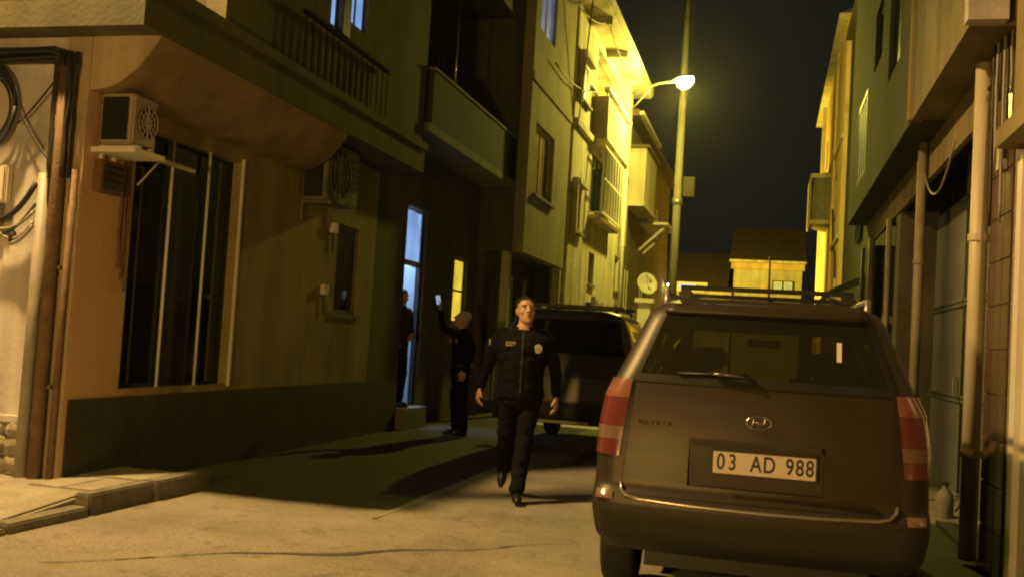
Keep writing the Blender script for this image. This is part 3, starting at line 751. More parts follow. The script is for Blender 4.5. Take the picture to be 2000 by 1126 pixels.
# ================================================================== RIGHT: garage building with the projecting upper floor
c = thing('garage_building', 'brown plastered garage building on the right with a projecting upper floor', 'building', (1.5, 12, 0))
slab('lintel_beam', 'plaster_warm', c, 1.5, 1.55, 7.92, 18.0, 3.27, 3.648)
slab('upper_floor', 'plaster_tan', c, 1.2, 12, 7.25, 10.05, 3.652, 10.5)
frontage(c, 1.2, -1, 10.17, 18.0, 3.652, 10.5, [(15.1, 16.5, 4.05, 5.25), (11.2, 12.4, 4.6, 6.0), (13.2, 14.2, 5.2, 6.0)], 'plaster_dark', .2)
slab('inner_wall', 'plaster_dark', c, 1.402, 12, 10.17, 18.0, 3.652, 10.5)
slab('corner_strip', 'plaster_warm', c, 1.17, 1.3, 10.052, 10.168, 3.655, 10.5)
slab('end_pilaster', 'plaster_pale', c, 1.17, 1.42, 7.12, 7.247, 3.66, 10.5)
w = window(c, 1.2, -1, 15.1, 16.5, 4.05, 5.25, 'window_green', 'black', ny=4, fr=.06, deep=.05)
window(c, 1.2, -1, 11.2, 12.4, 4.6, 6.0, 'glass_dull', 'dark_metal', ny=2, fr=.05, deep=.1)
window(c, 1.2, -1, 13.2, 14.2, 5.2, 6.0, 'glass_dull', 'dark_metal', ny=2, fr=.05, deep=.1)
slab('pilaster', 'grout', c, 1.51, 2.3, 7.2, 7.9, 0, 3.648)
slab('pilaster', 'plaster_olive', c, 1.52, 2.3, 13.45, 13.9, 0, 3.268)
slab('pilaster', 'plaster_olive', c, 1.52, 2.3, 17.4, 18.0, 0, 3.268)
slab('rear_wall', 'plaster_dark', c, 2.1, 12, 7.9, 18.0, 0, 3.648)
slab('threshold', 'concrete', c, 1.5, 2.1, 7.92, 13.44, -.05, .03)
tile0 = None
for i in range(3):
    for j in range(12):
        yy = 7.215 + i * .228; zz = .01 + j * .302
        if tile0 is None:
            bm = B(); box(bm, 1.494, 1.509, yy, yy + .219, zz, zz + .292); tile0 = obj('wall_tile', bm, 'brown_tile', c, bevel=.003)
            y00, z00 = yy, zz
        else: piece('wall_tile', tile0, c, (random.uniform(-.001, .001), yy - y00, zz - z00))

# corrugated garage shutter with a glazed top row
g = thing('garage_shutter', 'dull green ribbed garage shutter with a pale glazed top row', 'garage door', (1.98, 10.6, .03))
slab('shutter_sheet', 'shutter_paint', g, 1.975, 1.99, 7.92, 13.44, .03, 3.2)
rib = None
for i in range(60):
    yy = 7.96 + i * .0915
    if rib is None:
        bm = B(); prism(bm, [(1.974, yy), (1.974, yy + .06), (1.945, yy + .045), (1.945, yy + .015)], 'z', .05, 3.19); rib = obj('shutter_rib', bm, 'shutter_paint', g); y00 = yy
    else: piece('shutter_rib', rib, g, (0, yy - y00, 0))
for z in (1.02, 2.02):
    slab('shutter_rail', 'shutter_paint', g, 1.925, 1.944, 7.92, 13.44, z, z + .035)
    slab('shutter_rail', 'shutter_paint', g, 1.925, 1.944, 7.92, 13.44, z + .05, z + .075)
slab('shutter_head', 'dark_metal', g, 1.975, 1.99, 7.92, 13.44, 3.202, 3.648)
for y0, y1 in ((8.0, 8.7), (8.8, 9.5), (9.55, 10.1), (10.22, 10.74), (11.08, 11.60), (11.75, 12.4), (12.5, 13.2)):
    slab('top_pane', 'shutter_pane' if 10.2 < y0 < 11.2 else 'glass_dull', g, 1.962, 1.972, y0, y1, 3.21, 3.64)
for yy in (10.3, 11.6):
    bm = B(); tube(bm, [(1.94, yy, 1.1), (1.90, yy, 1.1), (1.90, yy, 1.28), (1.94, yy, 1.28)], .012, 6); obj('shutter_handle', bm, 'grey_metal', g)

# dark shop doors farther along
s = thing('shop_doors', 'row of dark metal shop doors beyond the ribbed garage shutter', 'doors', (1.9, 15.6, 0))
for i in range(7):
    y0 = 13.92 + i * .5
    if y0 + .48 > 17.4: break
    slab('door_panel', 'glass_dull' if i % 2 else 'dark_metal', s, 1.93 + .02 * (i % 2), 1.98, y0, y0 + .47, .02, 3.26)
    bm = B(); box(bm, 1.90, 1.928, y0 + .475, y0 + .495, .02, 3.26); obj('door_stile', bm, 'aluminium' if i in (0, 3, 5) else 'dark_metal', s)
downpipe(1.44, 7.98, .02, 3.60, .062, 'cream_pipe', 'thick cream downpipe beside the brown tiled pilaster', 'downpipes on the garage building', (.75, 2.3), side=-1, wall=.055)
downpipe(1.44, 11.05, .02, 3.645,   .05, 'pipe_old', 'thin cream downpipe in front of the garage shutter', 'downpipes on the garage building', (1.0, 2.4), side=-1, wall=.06)
for k, (yy, rr, lab) in enumerate(((14.1, .035, 'thin pale post nearest the garage shutter before the dark shop doors'), (16.45, .05, 'pale post in the middle of the dark shop doors'), (17.9, .032, 'farthest thin pale post along the dark shop doors'))):
    t = thing('door_post', lab, 'post', (1.46, yy, 0), 'posts before the shop doors')
    bm = B(); tube(bm, [(1.46, yy, 0), (1.46, yy, 3.265)], rr, 10); obj('post', bm, 'pipe_old', t, True)
    slab('hinge', 'grey_metal', t, 1.42, 1.60, yy + .05, yy + .09, 1.9, 2.0)

# near right building: white door, dark tiled wall
c = thing('near_right_building', 'dark tiled wall with a recess at the right edge above the white door', 'building', (1.6, 5, 0))
slab('wall', 'brown_tile', c, 1.56, 12, 1.0, 7.198, 2.75, 10.5)
slab('wall', 'brown_tile', c, 1.56, 12, 1.0, 6.05, 0, 2.748)
slab('wall', 'brown_tile', c, 1.9, 12, 6.052, 7.198, 0, 2.748)
slab('pilaster', 'plaster_warm', c, 1.40, 1.558, 6.5, 6.8, 2.9, 10.5)
slab('cornice', 'plaster_warm', c, 1.36, 1.558, 2.0, 7.1, 2.80, 2.92)
d = thing('entrance_door', 'white panelled entrance door with a glazed top at the right edge', 'door', (1.6, 6.6, .05))
slab('frame', 'door_white', d, 1.50, 1.62, 6.98, 7.12, .05, 2.745)
slab('frame', 'door_white', d, 1.50, 1.62, 6.06, 6.18, .05, 2.745)
l = slab('leaf', 'door_white', d, 1.54, 1.60, 6.182, 6.978, .06, 1.18)
slab('lower_panel', 'door_white', d, 1.525, 1.539, 6.28, 6.88, .2, 1.05)
slab('glass', 'glass_dull', d, 1.56, 1.575, 6.25, 6.90, 1.24, 2.6)
slab('stile', 'door_white', d, 1.54, 1.60, 6.90, 6.978, 1.182, 2.74)
slab('stile', 'door_white', d, 1.54, 1.60, 6.182, 6.25, 1.182, 2.74)
slab('stile', 'door_white', d, 1.54, 1.60, 6.252, 6.898, 2.6, 2.74)
bm = B(); tube(bm, [(1.54, 6.3, 1.1), (1.50, 6.3, 1.1), (1.50, 6.42, 1.1)], .012, 6); obj('handle', bm, 'aluminium', d)

# farther right
c = thing('setback_building', 'dark set back building on the right between garage and yellow facade', 'building', (2.6, 24, 0))
slab('wall', 'dark_cladding', c, 2.12, 12, 18.02, 33.5, 0, 11.5)
slab('plinth', 'concrete', c, 2.09, 2.118, 18.05, 33.4, 0, .5)
slab('roof', 'roof_tile', c, 1.95, 12, 18.02, 33.55, 11.502, 11.7)
for i in range(3):
    w = window(c, 2.12 - .16, -1, 19.5 + i * 3.4, 20.9 + i * 3.4, 4.4, 5.8, 'glass_dull', 'dark_metal', ny=2, fr=.06, deep=.12)
t = thing('cloth_awning', 'sagging grey cloth awning over the far right doorway', 'awning', (2.0, 24, 2.8))
bm = B()
for i in range(8):
    for j in range(6):
        P = lambda a, b: (1.05 + 1.06 * b / 6, 22.6 + 3.0 * a / 8, 2.72 + .55 * (b / 6) ** .8 - .07 * math.sin(math.pi * a / 8 * 3) ** 2)
        quad(bm, P(i, j), P(i + 1, j), P(i + 1, j + 1), P(i, j + 1))
bmesh.ops.remove_doubles(bm, verts=bm.verts, dist=1e-4)
o = obj('cloth', bm, 'awning_cloth', t, True); mo = o.modifiers.new('thick', 'SOLIDIFY'); mo.thickness = .02
for yy in (22.7, 25.5):
    bm = B(); tube(bm, [(1.08, yy, 2.72), (2.11, yy, 2.45)], .02, 6); obj('arm', bm, 'grey_metal', t)
c = thing('far_right_building', 'tall orange yellow facade at the far right lit by the street lamp', 'building', (2.0, 38, 0))
frontage(c, 2.0, -1, 33.6, 50.0, 0, 12.3, [(34.6, 35.6, 3.2, 4.6), (36, 37.2, 6.2, 7.6), (38.4, 39.4, 3.2, 4.6), (43.5, 44.8, 9.2, 10.6)], 'plaster_orange', .2)
slab('end_wall', 'plaster_dark', c, 2.202, 12, 33.6, 50.0, 0, 12.3)
for h in ((34.6, 35.6, 3.2, 4.6), (36, 37.2, 6.2, 7.6), (38.4, 39.4, 3.2, 4.6), (43.5, 44.8, 9.2, 10.6)):
    window(c, 2.0, -1, *h, 'glass_dull', 'plaster_yellow', ny=2, fr=.08, deep=.08, sill=.06)
slab('pilaster', 'plaster_yellow', c, 1.86, 1.998, 45.9, 46.5, 0, 12.3)
slab('pilaster', 'plaster_orange', c, 1.92, 1.998, 37.6, 37.9, 0, 12.3)
slab('string_course', 'plaster_yellow', c, 1.93, 1.998, 33.6, 37.59, 5.2, 5.35)
slab('string_course', 'plaster_yellow', c, 1.93, 1.998, 33.6, 37.59, 8.4, 8.55)
slab('eaves', 'plaster_yellow', c, 1.72, 11, 33.6, 50.0, 12.302, 12.42)
bm = B(); prism(bm, [(1.75, 12.425), (6, 14.2), (11, 12.425)], 'y', 33.6, 50.0); obj('roof', bm, 'roof_tile', c)
bm = B(); prism(bm, [(1.998, 6.4), (1.42, 6.55), (1.30, 7.1), (1.42, 8.3), (1.998, 8.5)], 'y', 40.2, 42.4); bb = obj('balcony_bay', bm, 'concrete', c)
slab('bay_rail', 'plaster_yellow', c, 1.26, 1.30, 40.0, 42.6, 6.45, 8.35)
slab('bay_edge', 'plaster_yellow', c, 1.30, 1.998, 40.0, 40.19, 8.2, 8.36)
slab('bay_edge', 'plaster_yellow', c, 1.30, 1.998, 40.0, 40.19, 6.45, 6.6)
bm = B(); tube(bm, [(1.95, 34.2, 4.0), (1.95, 34.9, 4.9), (1.95, 35.8, 5.0), (1.95, 37.2, 6.6)], .03, 6); obj('cable_run', bm, 'cable', c)

# ================================================================== night air: a faint haze that glows round the lamps
bm = B(); box(bm, -70, 70, -50, 310, -1.2, 16.0)
hz = obj('haze', bm, None); hz['kind'] = 'stuff'
hm = bpy.data.materials.new('night_haze'); hm.use_nodes = True; hn = hm.node_tree; hn.nodes.clear()
pv_ = hn.nodes.new('ShaderNodeVolumePrincipled'); pv_.inputs['Color'].default_value = (.9, .9, .9, 1); pv_.inputs['Density'].default_value = 0.0003; pv_.inputs['Anisotropy'].default_value = .85
ho = hn.nodes.new('ShaderNodeOutputMaterial'); hn.links.new(pv_.outputs[0], ho.inputs['Volume']); hz.data.materials.append(hm)

# ================================================================== fixtures on the walls
def ac_unit(x, y0, z0, label, L=.78, Hh=.40, case='ac_case'):
    t = thing('air_conditioner', label, 'air conditioner', (x, y0, z0), 'outdoor units on the left walls')
    z1 = z0 + .04 + Hh; zc_ = (z0 + .04 + z1) / 2; fr = min(Hh * .43, L * .40); fy = y0 + fr + .05
    bm = B(); box(bm, x + .03, x + .33, y0, y0 + L, z0 + .04, z1); obj('case', bm, case, t, bevel=.015)
    bm = B(); box(bm, x + .055, x + .285, y0 - .012, y0 - .002, z0 + .07, z1 - .03); obj('side_panel', bm, 'black', t)
    xf = x + .332
    bm = B(); tube(bm, [(xf, fy, zc_), (xf + .008, fy, zc_)], fr, 20); obj('fan_opening', bm, 'black', t)
    g = slab('grille', case, t, xf + .010, xf + .014, fy - .01, fy + .01, zc_ - fr, zc_ + fr)
    for k in range(6):
        a = k * math.pi / 6
        bm = B(); tube(bm, [(xf + .014, fy - fr * math.cos(a), zc_ - fr * math.sin(a)), (xf + .014, fy + fr * math.cos(a), zc_ + fr * math.sin(a))], .005, 4); obj('grille_bar', bm, case, g)
    for k in range(3):
        q_ = fr * (k + 1) / 3
        bm = B(); tube(bm, [(xf + .014, fy + q_ * math.cos(q * math.pi / 8), zc_ + q_ * math.sin(q * math.pi / 8)) for q in range(17)], .005, 4); obj('grille_ring', bm, case, g)
    if L > .6:
        for k in range(7):
            bm = B(); box(bm, xf, xf + .006, y0 + L - .22, y0 + L - .03, z0 + .09 + k * (Hh - .1) / 7, z0 + .105 + k * (Hh - .1) / 7); obj('louvre', bm, 'black', t)
    for yy in (y0 + .06, y0 + L - .10):
        bm = B(); box(bm, x + .001, x + .36, yy, yy + .035, z0 + .005, z0 + .038); box(bm, x + .001, x + .03, yy + .002, yy + .033, z0 - .18, z0 + .004); obj('bracket', bm, case if case != 'ac_case' else 'white_paint', t)
    return t
a1 = ac_unit(-5.24, 6.98, 2.70, 'pale outdoor air conditioner on a white tray left above the tall dark window', .32, .40)
slab('drip_tray', 'white_paint', a1, -5.235, -4.84, 6.93, 7.34, 2.665, 2.703)
a2 = ac_unit(-5.24, 10.6, 2.80, 'tall dark outdoor air conditioner above the small white framed window', .9, .68, 'concrete')
t = ac_unit(-4.4, 24.6, 2.0, 'outdoor air conditioner low on the bright yellow building')

t = thing('wall_vent', 'dark square vent box on the wall below the left air conditioner', 'vent', (-5.24, 7.0, 2.42))
slab('vent_case', 'rust_pipe', t, -5.238, -5.16, 6.98, 7.28, 2.36, 2.62, bevel=.008)
for k in range(4):
    slab('louvre', 'black', t, -5.158, -5.145, 7.01, 7.25, 2.39 + k * .055, 2.425 + k * .055)
t = thing('wall_bracket', 'pale bar bracket across the top of the tall dark window', 'bracket', (-5.24, 7.6, 2.75))
slab('bar', 'white_paint', t, -5.20, -5.165, 7.5, 8.33, 2.735, 2.77)
slab('plate', 'white_paint', t, -5.238, -5.202, 7.50, 7.56, 2.70, 2.80)
bm = B(); tube(bm, [(-5.22, 7.55, 2.5), (-5.19, 7.78, 2.735)], .008, 6); obj('stay', bm, 'white_paint', t)
t = thing('rust_cable', 'rusty cable strand hanging down the wall beside the tall dark window', 'cable', (-5.23, 7.4, 1.6))
for k in range(3):
    bm = B(); tube(bm, [(-5.225, 7.36 + .05 * k + .05 * noise.noise(Vector((z * 3, k * 4, 0))), z) for z in [2.68 - .09 * i for i in range(11 + k)]], .011, 5); obj('strand', bm, 'rust_pipe', t, True)
for (y, z, lab) in ((11.55, 2.62, 'small pale junction box above the small white framed window'), (11.40, 1.86, 'small pale socket box left of the small white framed window')):
    t = thing('junction_box', lab, 'junction box', (-5.23, y, z))
    slab('case', 'white_paint', t, -5.238, -5.18, y - .07, y + .07, z - .06, z + .06, bevel=.008)
    bm = B(); tube(bm, [(-5.22, y, z - .06), (-5.22, y + .02, z - .3)], .008, 5); obj('lead', bm, 'cable', t)

# corner conduits, meter box and cables on the side street wall
t = thing('corner_conduit', 'pale grey conduit rising from the pavement at the left wall edge', 'conduit', (-5.52, 6.80, .1))
bm = B(); tube(bm, [(-5.53, 6.80, .10), (-5.53, 6.80, 2.46)], .048, 12); obj('conduit', bm, 'cable_grey', t, True)
for z in (.5, 1.5): slab('clip', 'grey_metal', t, -5.60, -5.46, 6.80, 6.868, z, z + .03)
t = thing('rusty_conduit', 'rust brown pipe beside the pale conduit at the building corner', 'conduit', (-5.40, 6.80, .1))
bm = B(); tube(bm, [(-5.41, 6.80, .10), (-5.41, 6.80, 2.40), (-5.42, 6.80, 3.3)], .052, 12); obj('conduit', bm, 'rust_pipe', t, True)
for z in (.8, 1.72): slab('clip', 'rust_pipe', t, -5.48, -5.33, 6.80, 6.868, z, z + .03)
t = thing('thin_conduit', 'thin brown pipe hugging the corner of the corner building', 'conduit', (-5.29, 6.83, .1))
bm = B(); tube(bm, [(-5.295, 6.83, .10), (-5.29, 6.83, 2.5)], .026, 8); obj('conduit', bm, 'rust_pipe', t, True)
slab('clip', 'grey_metal', t, -5.32, -5.262, 6.845, 6.868, 2.2, 2.26)
t = thing('meter_box', 'white meter box on the left wall with cables running out', 'meter box', (-6.1, 6.75, 2.2))
bm = B(); box(bm, -6.35, -5.87, 6.79, 6.866, 2.22, 2.53); obj('case', bm, 'door_white', t, bevel=.012)
slab('lid', 'door_white', t, -6.33, -5.89, 6.775, 6.788, 2.24, 2.51)
slab('lower_box', 'grey_metal', t, -6.35, -5.93, 6.81, 6.866, 2.02, 2.215)
t = thing('meter_cables', 'black and grey cables looping from the meter box to the conduit', 'cable', (-5.7, 6.78, 2.1))
for (p, q, dr, rr, mm) in (((-5.95, 2.10), (-5.57, 2.38), .10, .022, 'cable'), ((-6.0, 2.06), (-5.57, 2.16), .09, .014, 'cable_grey'), ((-5.92, 2.04), (-5.57, 2.08), .12, .014, 'cable_grey'), ((-6.1, 2.05), (-5.56, 2.22), .16, .012, 'cable'), ((-5.76, 1.90), (-5.57, 2.05), .03, .016, 'cable_grey')):
    bm = B(); tube(bm, [(a.x, 6.76, a.z) for a in sag((p[0], 0, p[1]), (q[0], 0, q[1]), dr, 12)], rr, 7); obj('cable', bm, mm, t, True)
bm = B(); ball(bm, (-5.755, 6.77, 1.95), (.035, .03, .06), 8); obj('cable_joint', bm, 'cable', t, True)
t = thing('cable_bundle', 'thick black cable bundle along the wall under the slab edge', 'cable', (-5.6, 6.7, 3.3))
for k in range(9):
    z0 = 3.36 + .028 * (k % 4); y0 = 6.80 - .03 * (k // 3)
    bm = B(); tube(bm, [(-9 + .5 * i, y0 + .01 * math.sin(i + k), z0 + .035 * noise.noise(Vector((i * .8, k * 3.1, 0))) - .02 * abs(math.sin(i * 1.1 + k))) for i in range(8)] + [(-5.42, 6.78, z0 - .04 + .02 * (k % 3))], .015, 6)
    obj('cable', bm, 'cable', t, True)
for k in range(7):
    xx = -5.50 + .03 * k
    bm = B(); tube(bm, [(xx + .02 * noise.noise(Vector((i * .6, k * 2.3, 1))), 6.79 - .012 * (k % 3), 3.42 - .11 * i) for i in range(10)], .014, 6)
    obj('cable', bm, 'cable', t, True)
t = thing('cable_coil', 'coiled spare cable hanging on the upper left wall', 'cable', (-6.1, 6.75, 3.0))
for k in range(5):
    rr = .22 + .025 * k
    bm = B(); tube(bm, [(-6.12 + rr * math.cos(a * math.pi / 12) * (1 + .08 * math.sin(k)), 6.80 - .012 * k, 2.98 + rr * 1.15 * math.sin(a * math.pi / 12)) for a in range(25)], .011, 5); obj('loop', bm, 'cable', t, True)
bm = B(); tube(bm, sag((-5.88, 6.78, 3.1), (-5.47, 6.78, 2.55), .05, 8), .010, 5); obj('tail', bm, 'cable', t, True)
bm = B(); tube(bm, sag((-5.45, 6.78, 3.25), (-5.80, 6.78, 2.85), .02, 8), .008, 5); obj('tail', bm, 'cable', t, True)
slab('hook_box', 'black', t, -6.32, -6.12, 6.72, 6.866, 2.86, 3.10)

# right hand wall cables and odds
t = thing('hanging_cable', 'thin dark cable sagging beside the thin cream downpipe', 'cable', (1.47, 10.6, 3.2))
bm = B(); tube(bm, sag((1.46, 9.3, 3.30), (1.46, 11.2, 3.45), .38, 14), .010, 6); obj('cable', bm, 'cable_grey', t, True)
t = thing('right_cable_tangle', 'tangle of cables and clips above the white door at the right edge', 'cable', (1.48, 7.3, 3.2))
for k in range(6):
    bm = B(); tube(bm, [(1.47 - .008 * k, 7.24 + .07 * k + .03 * noise.noise(Vector((i * .7, k * 5.1, 0))), 3.62 - .14 * i) for i in range(4 + k % 3 * 3)], .011, 5); obj('cable', bm, 'cable' if k % 2 else 'cable_grey', t, True)
slab('clip_box', 'cable_grey', t, 1.44, 1.49, 7.38, 7.48, 2.72, 2.92)
bm = B(); tube(bm, sag((1.46, 7.5, 3.5), (1.46, 8.4, 3.6), .15, 8), .014, 6); obj('cable', bm, 'cable', t, True)
t = thing('water_jug', 'dull plastic jug standing at the foot of the garage shutter', 'jug', (1.60, 10.0, .012))
bm = B(); n = 16
prof = [(.085, 0), (.10, .02), (.10, .17), (.095, .21), (.05, .26), (.028, .28), (.028, .31)]
rings = [[bm.verts.new((1.60 + .8 * r_ * math.cos(2 * math.pi * k / n), 10.0 + .8 * r_ * math.sin(2 * math.pi * k / n), .012 + z)) for k in range(n)] for r_, z in prof]
for a, b in zip(rings, rings[1:]):
    for k in range(n): bm.faces.new((a[k], a[(k + 1) % n], b[(k + 1) % n], b[k]))
bm.faces.new(rings[0][::-1]); bm.faces.new(rings[-1]); obj('bottle', bm, 'concrete', t, True)
bm = B(); tube(bm, [(1.60, 10.0, .322), (1.60, 10.0, .35)], .034, 12); obj('cap', bm, 'car_plastic', t)
bm = B(); tube(bm, [(1.66, 10.0, .26), (1.72, 10.0, .24), (1.73, 10.0, .14), (1.69, 10.0, .09)], .010, 6); obj('handle', bm, 'concrete', t, True)

# ================================================================== VEHICLES
def lerp_keys(keys, z):
    if z <= keys[0][0]: return keys[0][1:]
    for a, b in zip(keys, keys[1:]):
        if z <= b[0]:
            t = (z - a[0]) / (b[0] - a[0]); return tuple(p + (q - p) * t for p, q in zip(a[1:], b[1:]))
    return keys[-1][1:]

class Shell:
    """car body made of horizontal slices: half width W, rear y R, front y F; local x across, y forward from the rear"""
    def __init__(s, keys, bow=(.06, .16), rc=(.14, .32), x0=0, y0=0):
        s.k, s.bow, s.rc, s.x0, s.y0 = keys, bow, rc, x0, y0
    def at(s, z, inset=0.0):
        v = [lerp_keys(s.k, z + d) for d in (-.018, 0, .018)]
        W, R, F = [sum(q[i] for q in v) / 3 for i in range(3)]
        return W - inset, R + inset, F - inset
    def rear(s, x, z):
        W, R, F = s.at(z); rc = min(s.rc[0], W * .6); c = min(max(0, abs(x) - (W - rc)), rc)
        return R + s.bow[0] * (x / W) ** 2 + rc - math.sqrt(max(0, rc * rc - c * c))
    def half(s, z, rearend, inset=0.0):
        W, R, F = s.at(z, inset); e = 0 if rearend else 1; rc = min(s.rc[e], W * .6); bow = s.bow[e]
        xs = [(W - rc) * i / 6 for i in range(7)] + [W - rc + rc * math.sin(a * math.pi / 2 / 7) for a in range(1, 8)]
        out = []
        for i, x in enumerate(xs):
            c = max(0, x - (W - rc)); q = bow * (x / W) ** 2 + rc - math.sqrt(max(0, rc * rc - c * c))
            out.append((x, R + q if rearend else F - q))
        return out
    def outline(s, z, inset=0.0):
        r = s.half(z, True, inset); f = s.half(z, False, inset)
        right = r + [(r[-1][0], r[-1][1] + (f[-1][1] - r[-1][1]) * t) for t in (.2, .4, .6, .8)] + f[::-1]
        left = [(-x, y) for x, y in right[1:-1]][::-1]
        return right + left
    def solid(s, z0, z1, dz=.03, inset=0.0):
        bm = B(); n = max(2, round((z1 - z0) / dz)); rows = []
        for i in range(n + 1):
            z = z0 + (z1 - z0) * i / n
            rows.append([bm.verts.new((s.x0 + x, s.y0 + y, z)) for x, y in s.outline(z, inset)])
        m = len(rows[0])
        for a, b in zip(rows, rows[1:]):
            for k in range(m): bm.faces.new((a[k], a[(k + 1) % m], b[(k + 1) % m], b[k]))
        bm.faces.new(rows[0][::-1]); bm.faces.new(rows[-1])
        bmesh.ops.recalc_face_normals(bm, faces=bm.faces)
        return bm
    def patch(s, fx, z0, z1, off=.005, nx=10, nz=8, wrap=None):
        """a skin over the rear between x limits fx(z)=(xa,xb); wrap=side continues round the corner by that depth"""
        bm = B(); rows = []
        for j in range(nz + 1):
            z = z0 + (z1 - z0) * j / nz; xa, xb = fx(z); pts = []
            W, R, F = s.at(z)
            if wrap:
                sg, dep = wrap
                rc = min(s.rc[0], W * .6); xin = abs(xa)
                xs = [xin + (W - rc - xin) * i / 3 for i in range(3)] if xin < W - rc else []
                a0 = 0 if xin < W - rc else math.asin(min(1, (xin - (W - rc)) / rc))
                xs += [W - rc + rc * math.sin(a0 + (math.pi / 2 - a0) * i / 6) for i in range(7)]
                pts = [(sg * x, s.rear(x, z)) for x in xs]
                while len(pts) < 10: pts.insert(0, pts[0])
                ye = pts[-1][1]
                pts += [(sg * W, ye + dep * i / 3) for i in range(1, 4)]
            else:
                pts = [(xa + (xb - xa) * i / nx, s.rear(xa + (xb - xa) * i / nx, z)) for i in range(nx + 1)]
            row = []
            for i, p in enumerate(pts):
                a = Vector(pts[max(i - 1, 0)]); b = Vector(pts[min(i + 1, len(pts) - 1)]); d = (b - a)
                nrm = Vector((d.y, -d.x)).normalized() if d.length > 1e-6 else Vector((0, -1))
                cx, cy = 0.0, (R + F) / 2
                if nrm.dot(Vector((p[0] - cx, p[1] - cy))) < 0: nrm.negate()
                row.append(bm.verts.new((s.x0 + p[0] + nrm.x * off, s.y0 + p[1] + nrm.y * off, z)))
            rows.append(row)
        for a, b in zip(rows, rows[1:]):
            for k in range(len(a) - 1):
                bm.faces.new((a[k], a[k + 1], b[k + 1], b[k]))
        bmesh.ops.remove_doubles(bm, verts=bm.verts, dist=1e-5)
        return bm
    def P(s, x, z, off=.006):
        return (s.x0 + x, s.y0 + s.rear(x, z) - off, z)

def temp(bm, nm='cutter'):
    bmesh.ops.recalc_face_normals(bm, faces=bm.faces)
    me = bpy.data.meshes.new(nm); bm.to_mesh(me); bm.free(); o = bpy.data.objects.new(nm, me); COL.objects.link(o); return o

def cut(bm, cutters):
    o = temp(bm, 'body_work'); cs = []
    for c in cutters:
        co = temp(c); cs.append(co)
        mo = o.modifiers.new('b', 'BOOLEAN'); mo.operation = 'DIFFERENCE'; mo.object = co; mo.solver = 'EXACT'
    bpy.context.view_layer.update()
    ev = o.evaluated_get(bpy.context.evaluated_depsgraph_get())
    out = B(); out.from_mesh(ev.to_mesh()); ev.to_mesh_clear()
    for q in cs + [o]:
        me = q.data; bpy.data.objects.remove(q); bpy.data.meshes.remove(me)
    return out

def cyl_x(x0, x1, y, z, r, n=28):
    bm = B(); tube(bm, [(x0, y, z), (x1, y, z)], r, n); return bm
def smooth_by_angle(o, ang=35):
    for p in o.data.polygons: p.use_smooth = True
    for e in o.data.edges: pass
    bm = B(); bm.from_mesh(o.data)
    for e in bm.edges:
        e.smooth = not (e.is_manifold and e.calc_face_angle(0) > math.radians(ang))
    bm.to_mesh(o.data); bm.free()

def wheel(parent, x, y, r, w, side):
    bm = B(); n = 28; prof = [(-w / 2, r * .62), (-w / 2, r * .93), (-w / 2 + .02, r), (w / 2 - .02, r), (w / 2, r * .93), (w / 2, r * .62)]
    rings = [[bm.verts.new((x + dx, y + rr * math.cos(2 * math.pi * k / n), r + rr * math.sin(2 * math.pi * k / n))) for k in range(n)] for dx, rr in prof]
    for a, b in zip(rings, rings[1:] + rings[:1]):
        for k in range(n): bm.faces.new((a[k], a[(k + 1) % n], b[(k + 1) % n], b[k]))
    t = obj('wheel', bm, 'tyre', parent, True)
    bm = B(); xo = x + side * (w / 2 - .035)
    tube(bm, [(xo - .02, y, r), (xo + .02, y, r)], r * .60, 24)
    for k in range(5):
        a = 2 * math.pi * k / 5; c_, s_ = math.cos(a), math.sin(a)
        tube(bm, [(xo + side * .025, y + .05 * c_, r + .05 * s_), (xo + side * .025, y + r * .56 * c_, r + r * .56 * s_)], .022, 6)
    obj('rim', bm, 'rim', t)

def text_mesh(body, size, m, parent, origin, xscale=1.0, ext=.0015, tilt=0.0, name='lettering', off=0.0):
    cu = bpy.data.curves.new('letters', 'FONT'); cu.body = body; cu.size = size; cu.extrude = ext; cu.offset = off; cu.align_x = 'CENTER'; cu.align_y = 'CENTER'
    to = bpy.data.objects.new('letters', cu); COL.objects.link(to); bpy.context.view_layer.update()
    me = bpy.data.meshes.new_from_object(to.evaluated_get(bpy.context.evaluated_depsgraph_get()))
    bpy.data.objects.remove(to); bpy.data.curves.remove(cu)
    bm = B(); bm.from_mesh(me); bpy.data.meshes.remove(me)
    for v in bm.verts:
        p = v.co.copy(); v.co = Vector((origin[0] + p.x * xscale, origin[1] - p.z + p.y * math.sin(tilt), origin[2] + p.y * math.cos(tilt)))
    return obj(name, bm, m, parent)

# ---------------------------------------------------------------- the brown grey car in front
SX, SY = -0.03, 5.47
keys = [(.30, .80, .12, 3.93), (.38, .845, .02, 3.99), (.52, .866, -.02, 4.02), (.60, .868, -.015, 4.02), (.625, .866, .045, 4.01), (.80, .864, .06, 3.98), (.95, .858, .085, 3.88),
        (1.02, .852, .10, 3.60), (1.12, .838, .125, 3.15), (1.21, .80, .155, 2.98), (1.31, .758, .205, 2.80), (1.47, .695, .29, 2.50), (1.585, .650, .35, 2.28), (1.64, .615, .40, 2.12), (1.675, .555, .46, 1.98), (1.692, .42, .58, 1.80)]
SH = Shell(keys, (.05, .20), (.12, .34), SX, SY)
suv = thing('parked_car', 'brown grey hatchback car with roof bars seen from behind, nearest the camera', 'car', (SX, SY + 2.0, 0), 'cars parked in the alley')
cutters = [SH.solid(.62, 1.64, .05, .055)]
zb, zt = 1.235, 1.61
def prism_y(pts, y0, y1):
    bm = B(); prism(bm, [(SX + x, z) for x, z in pts], 'y', SY + y0, SY + y1); return bm
rw = lambda z: .655 - (z - zb) / (zt - zb) * .125
cutters.append(prism_y([(-rw(zb), zb), (rw(zb), zb), (rw(zt), zt), (-rw(zt), zt)], -.3, .75))
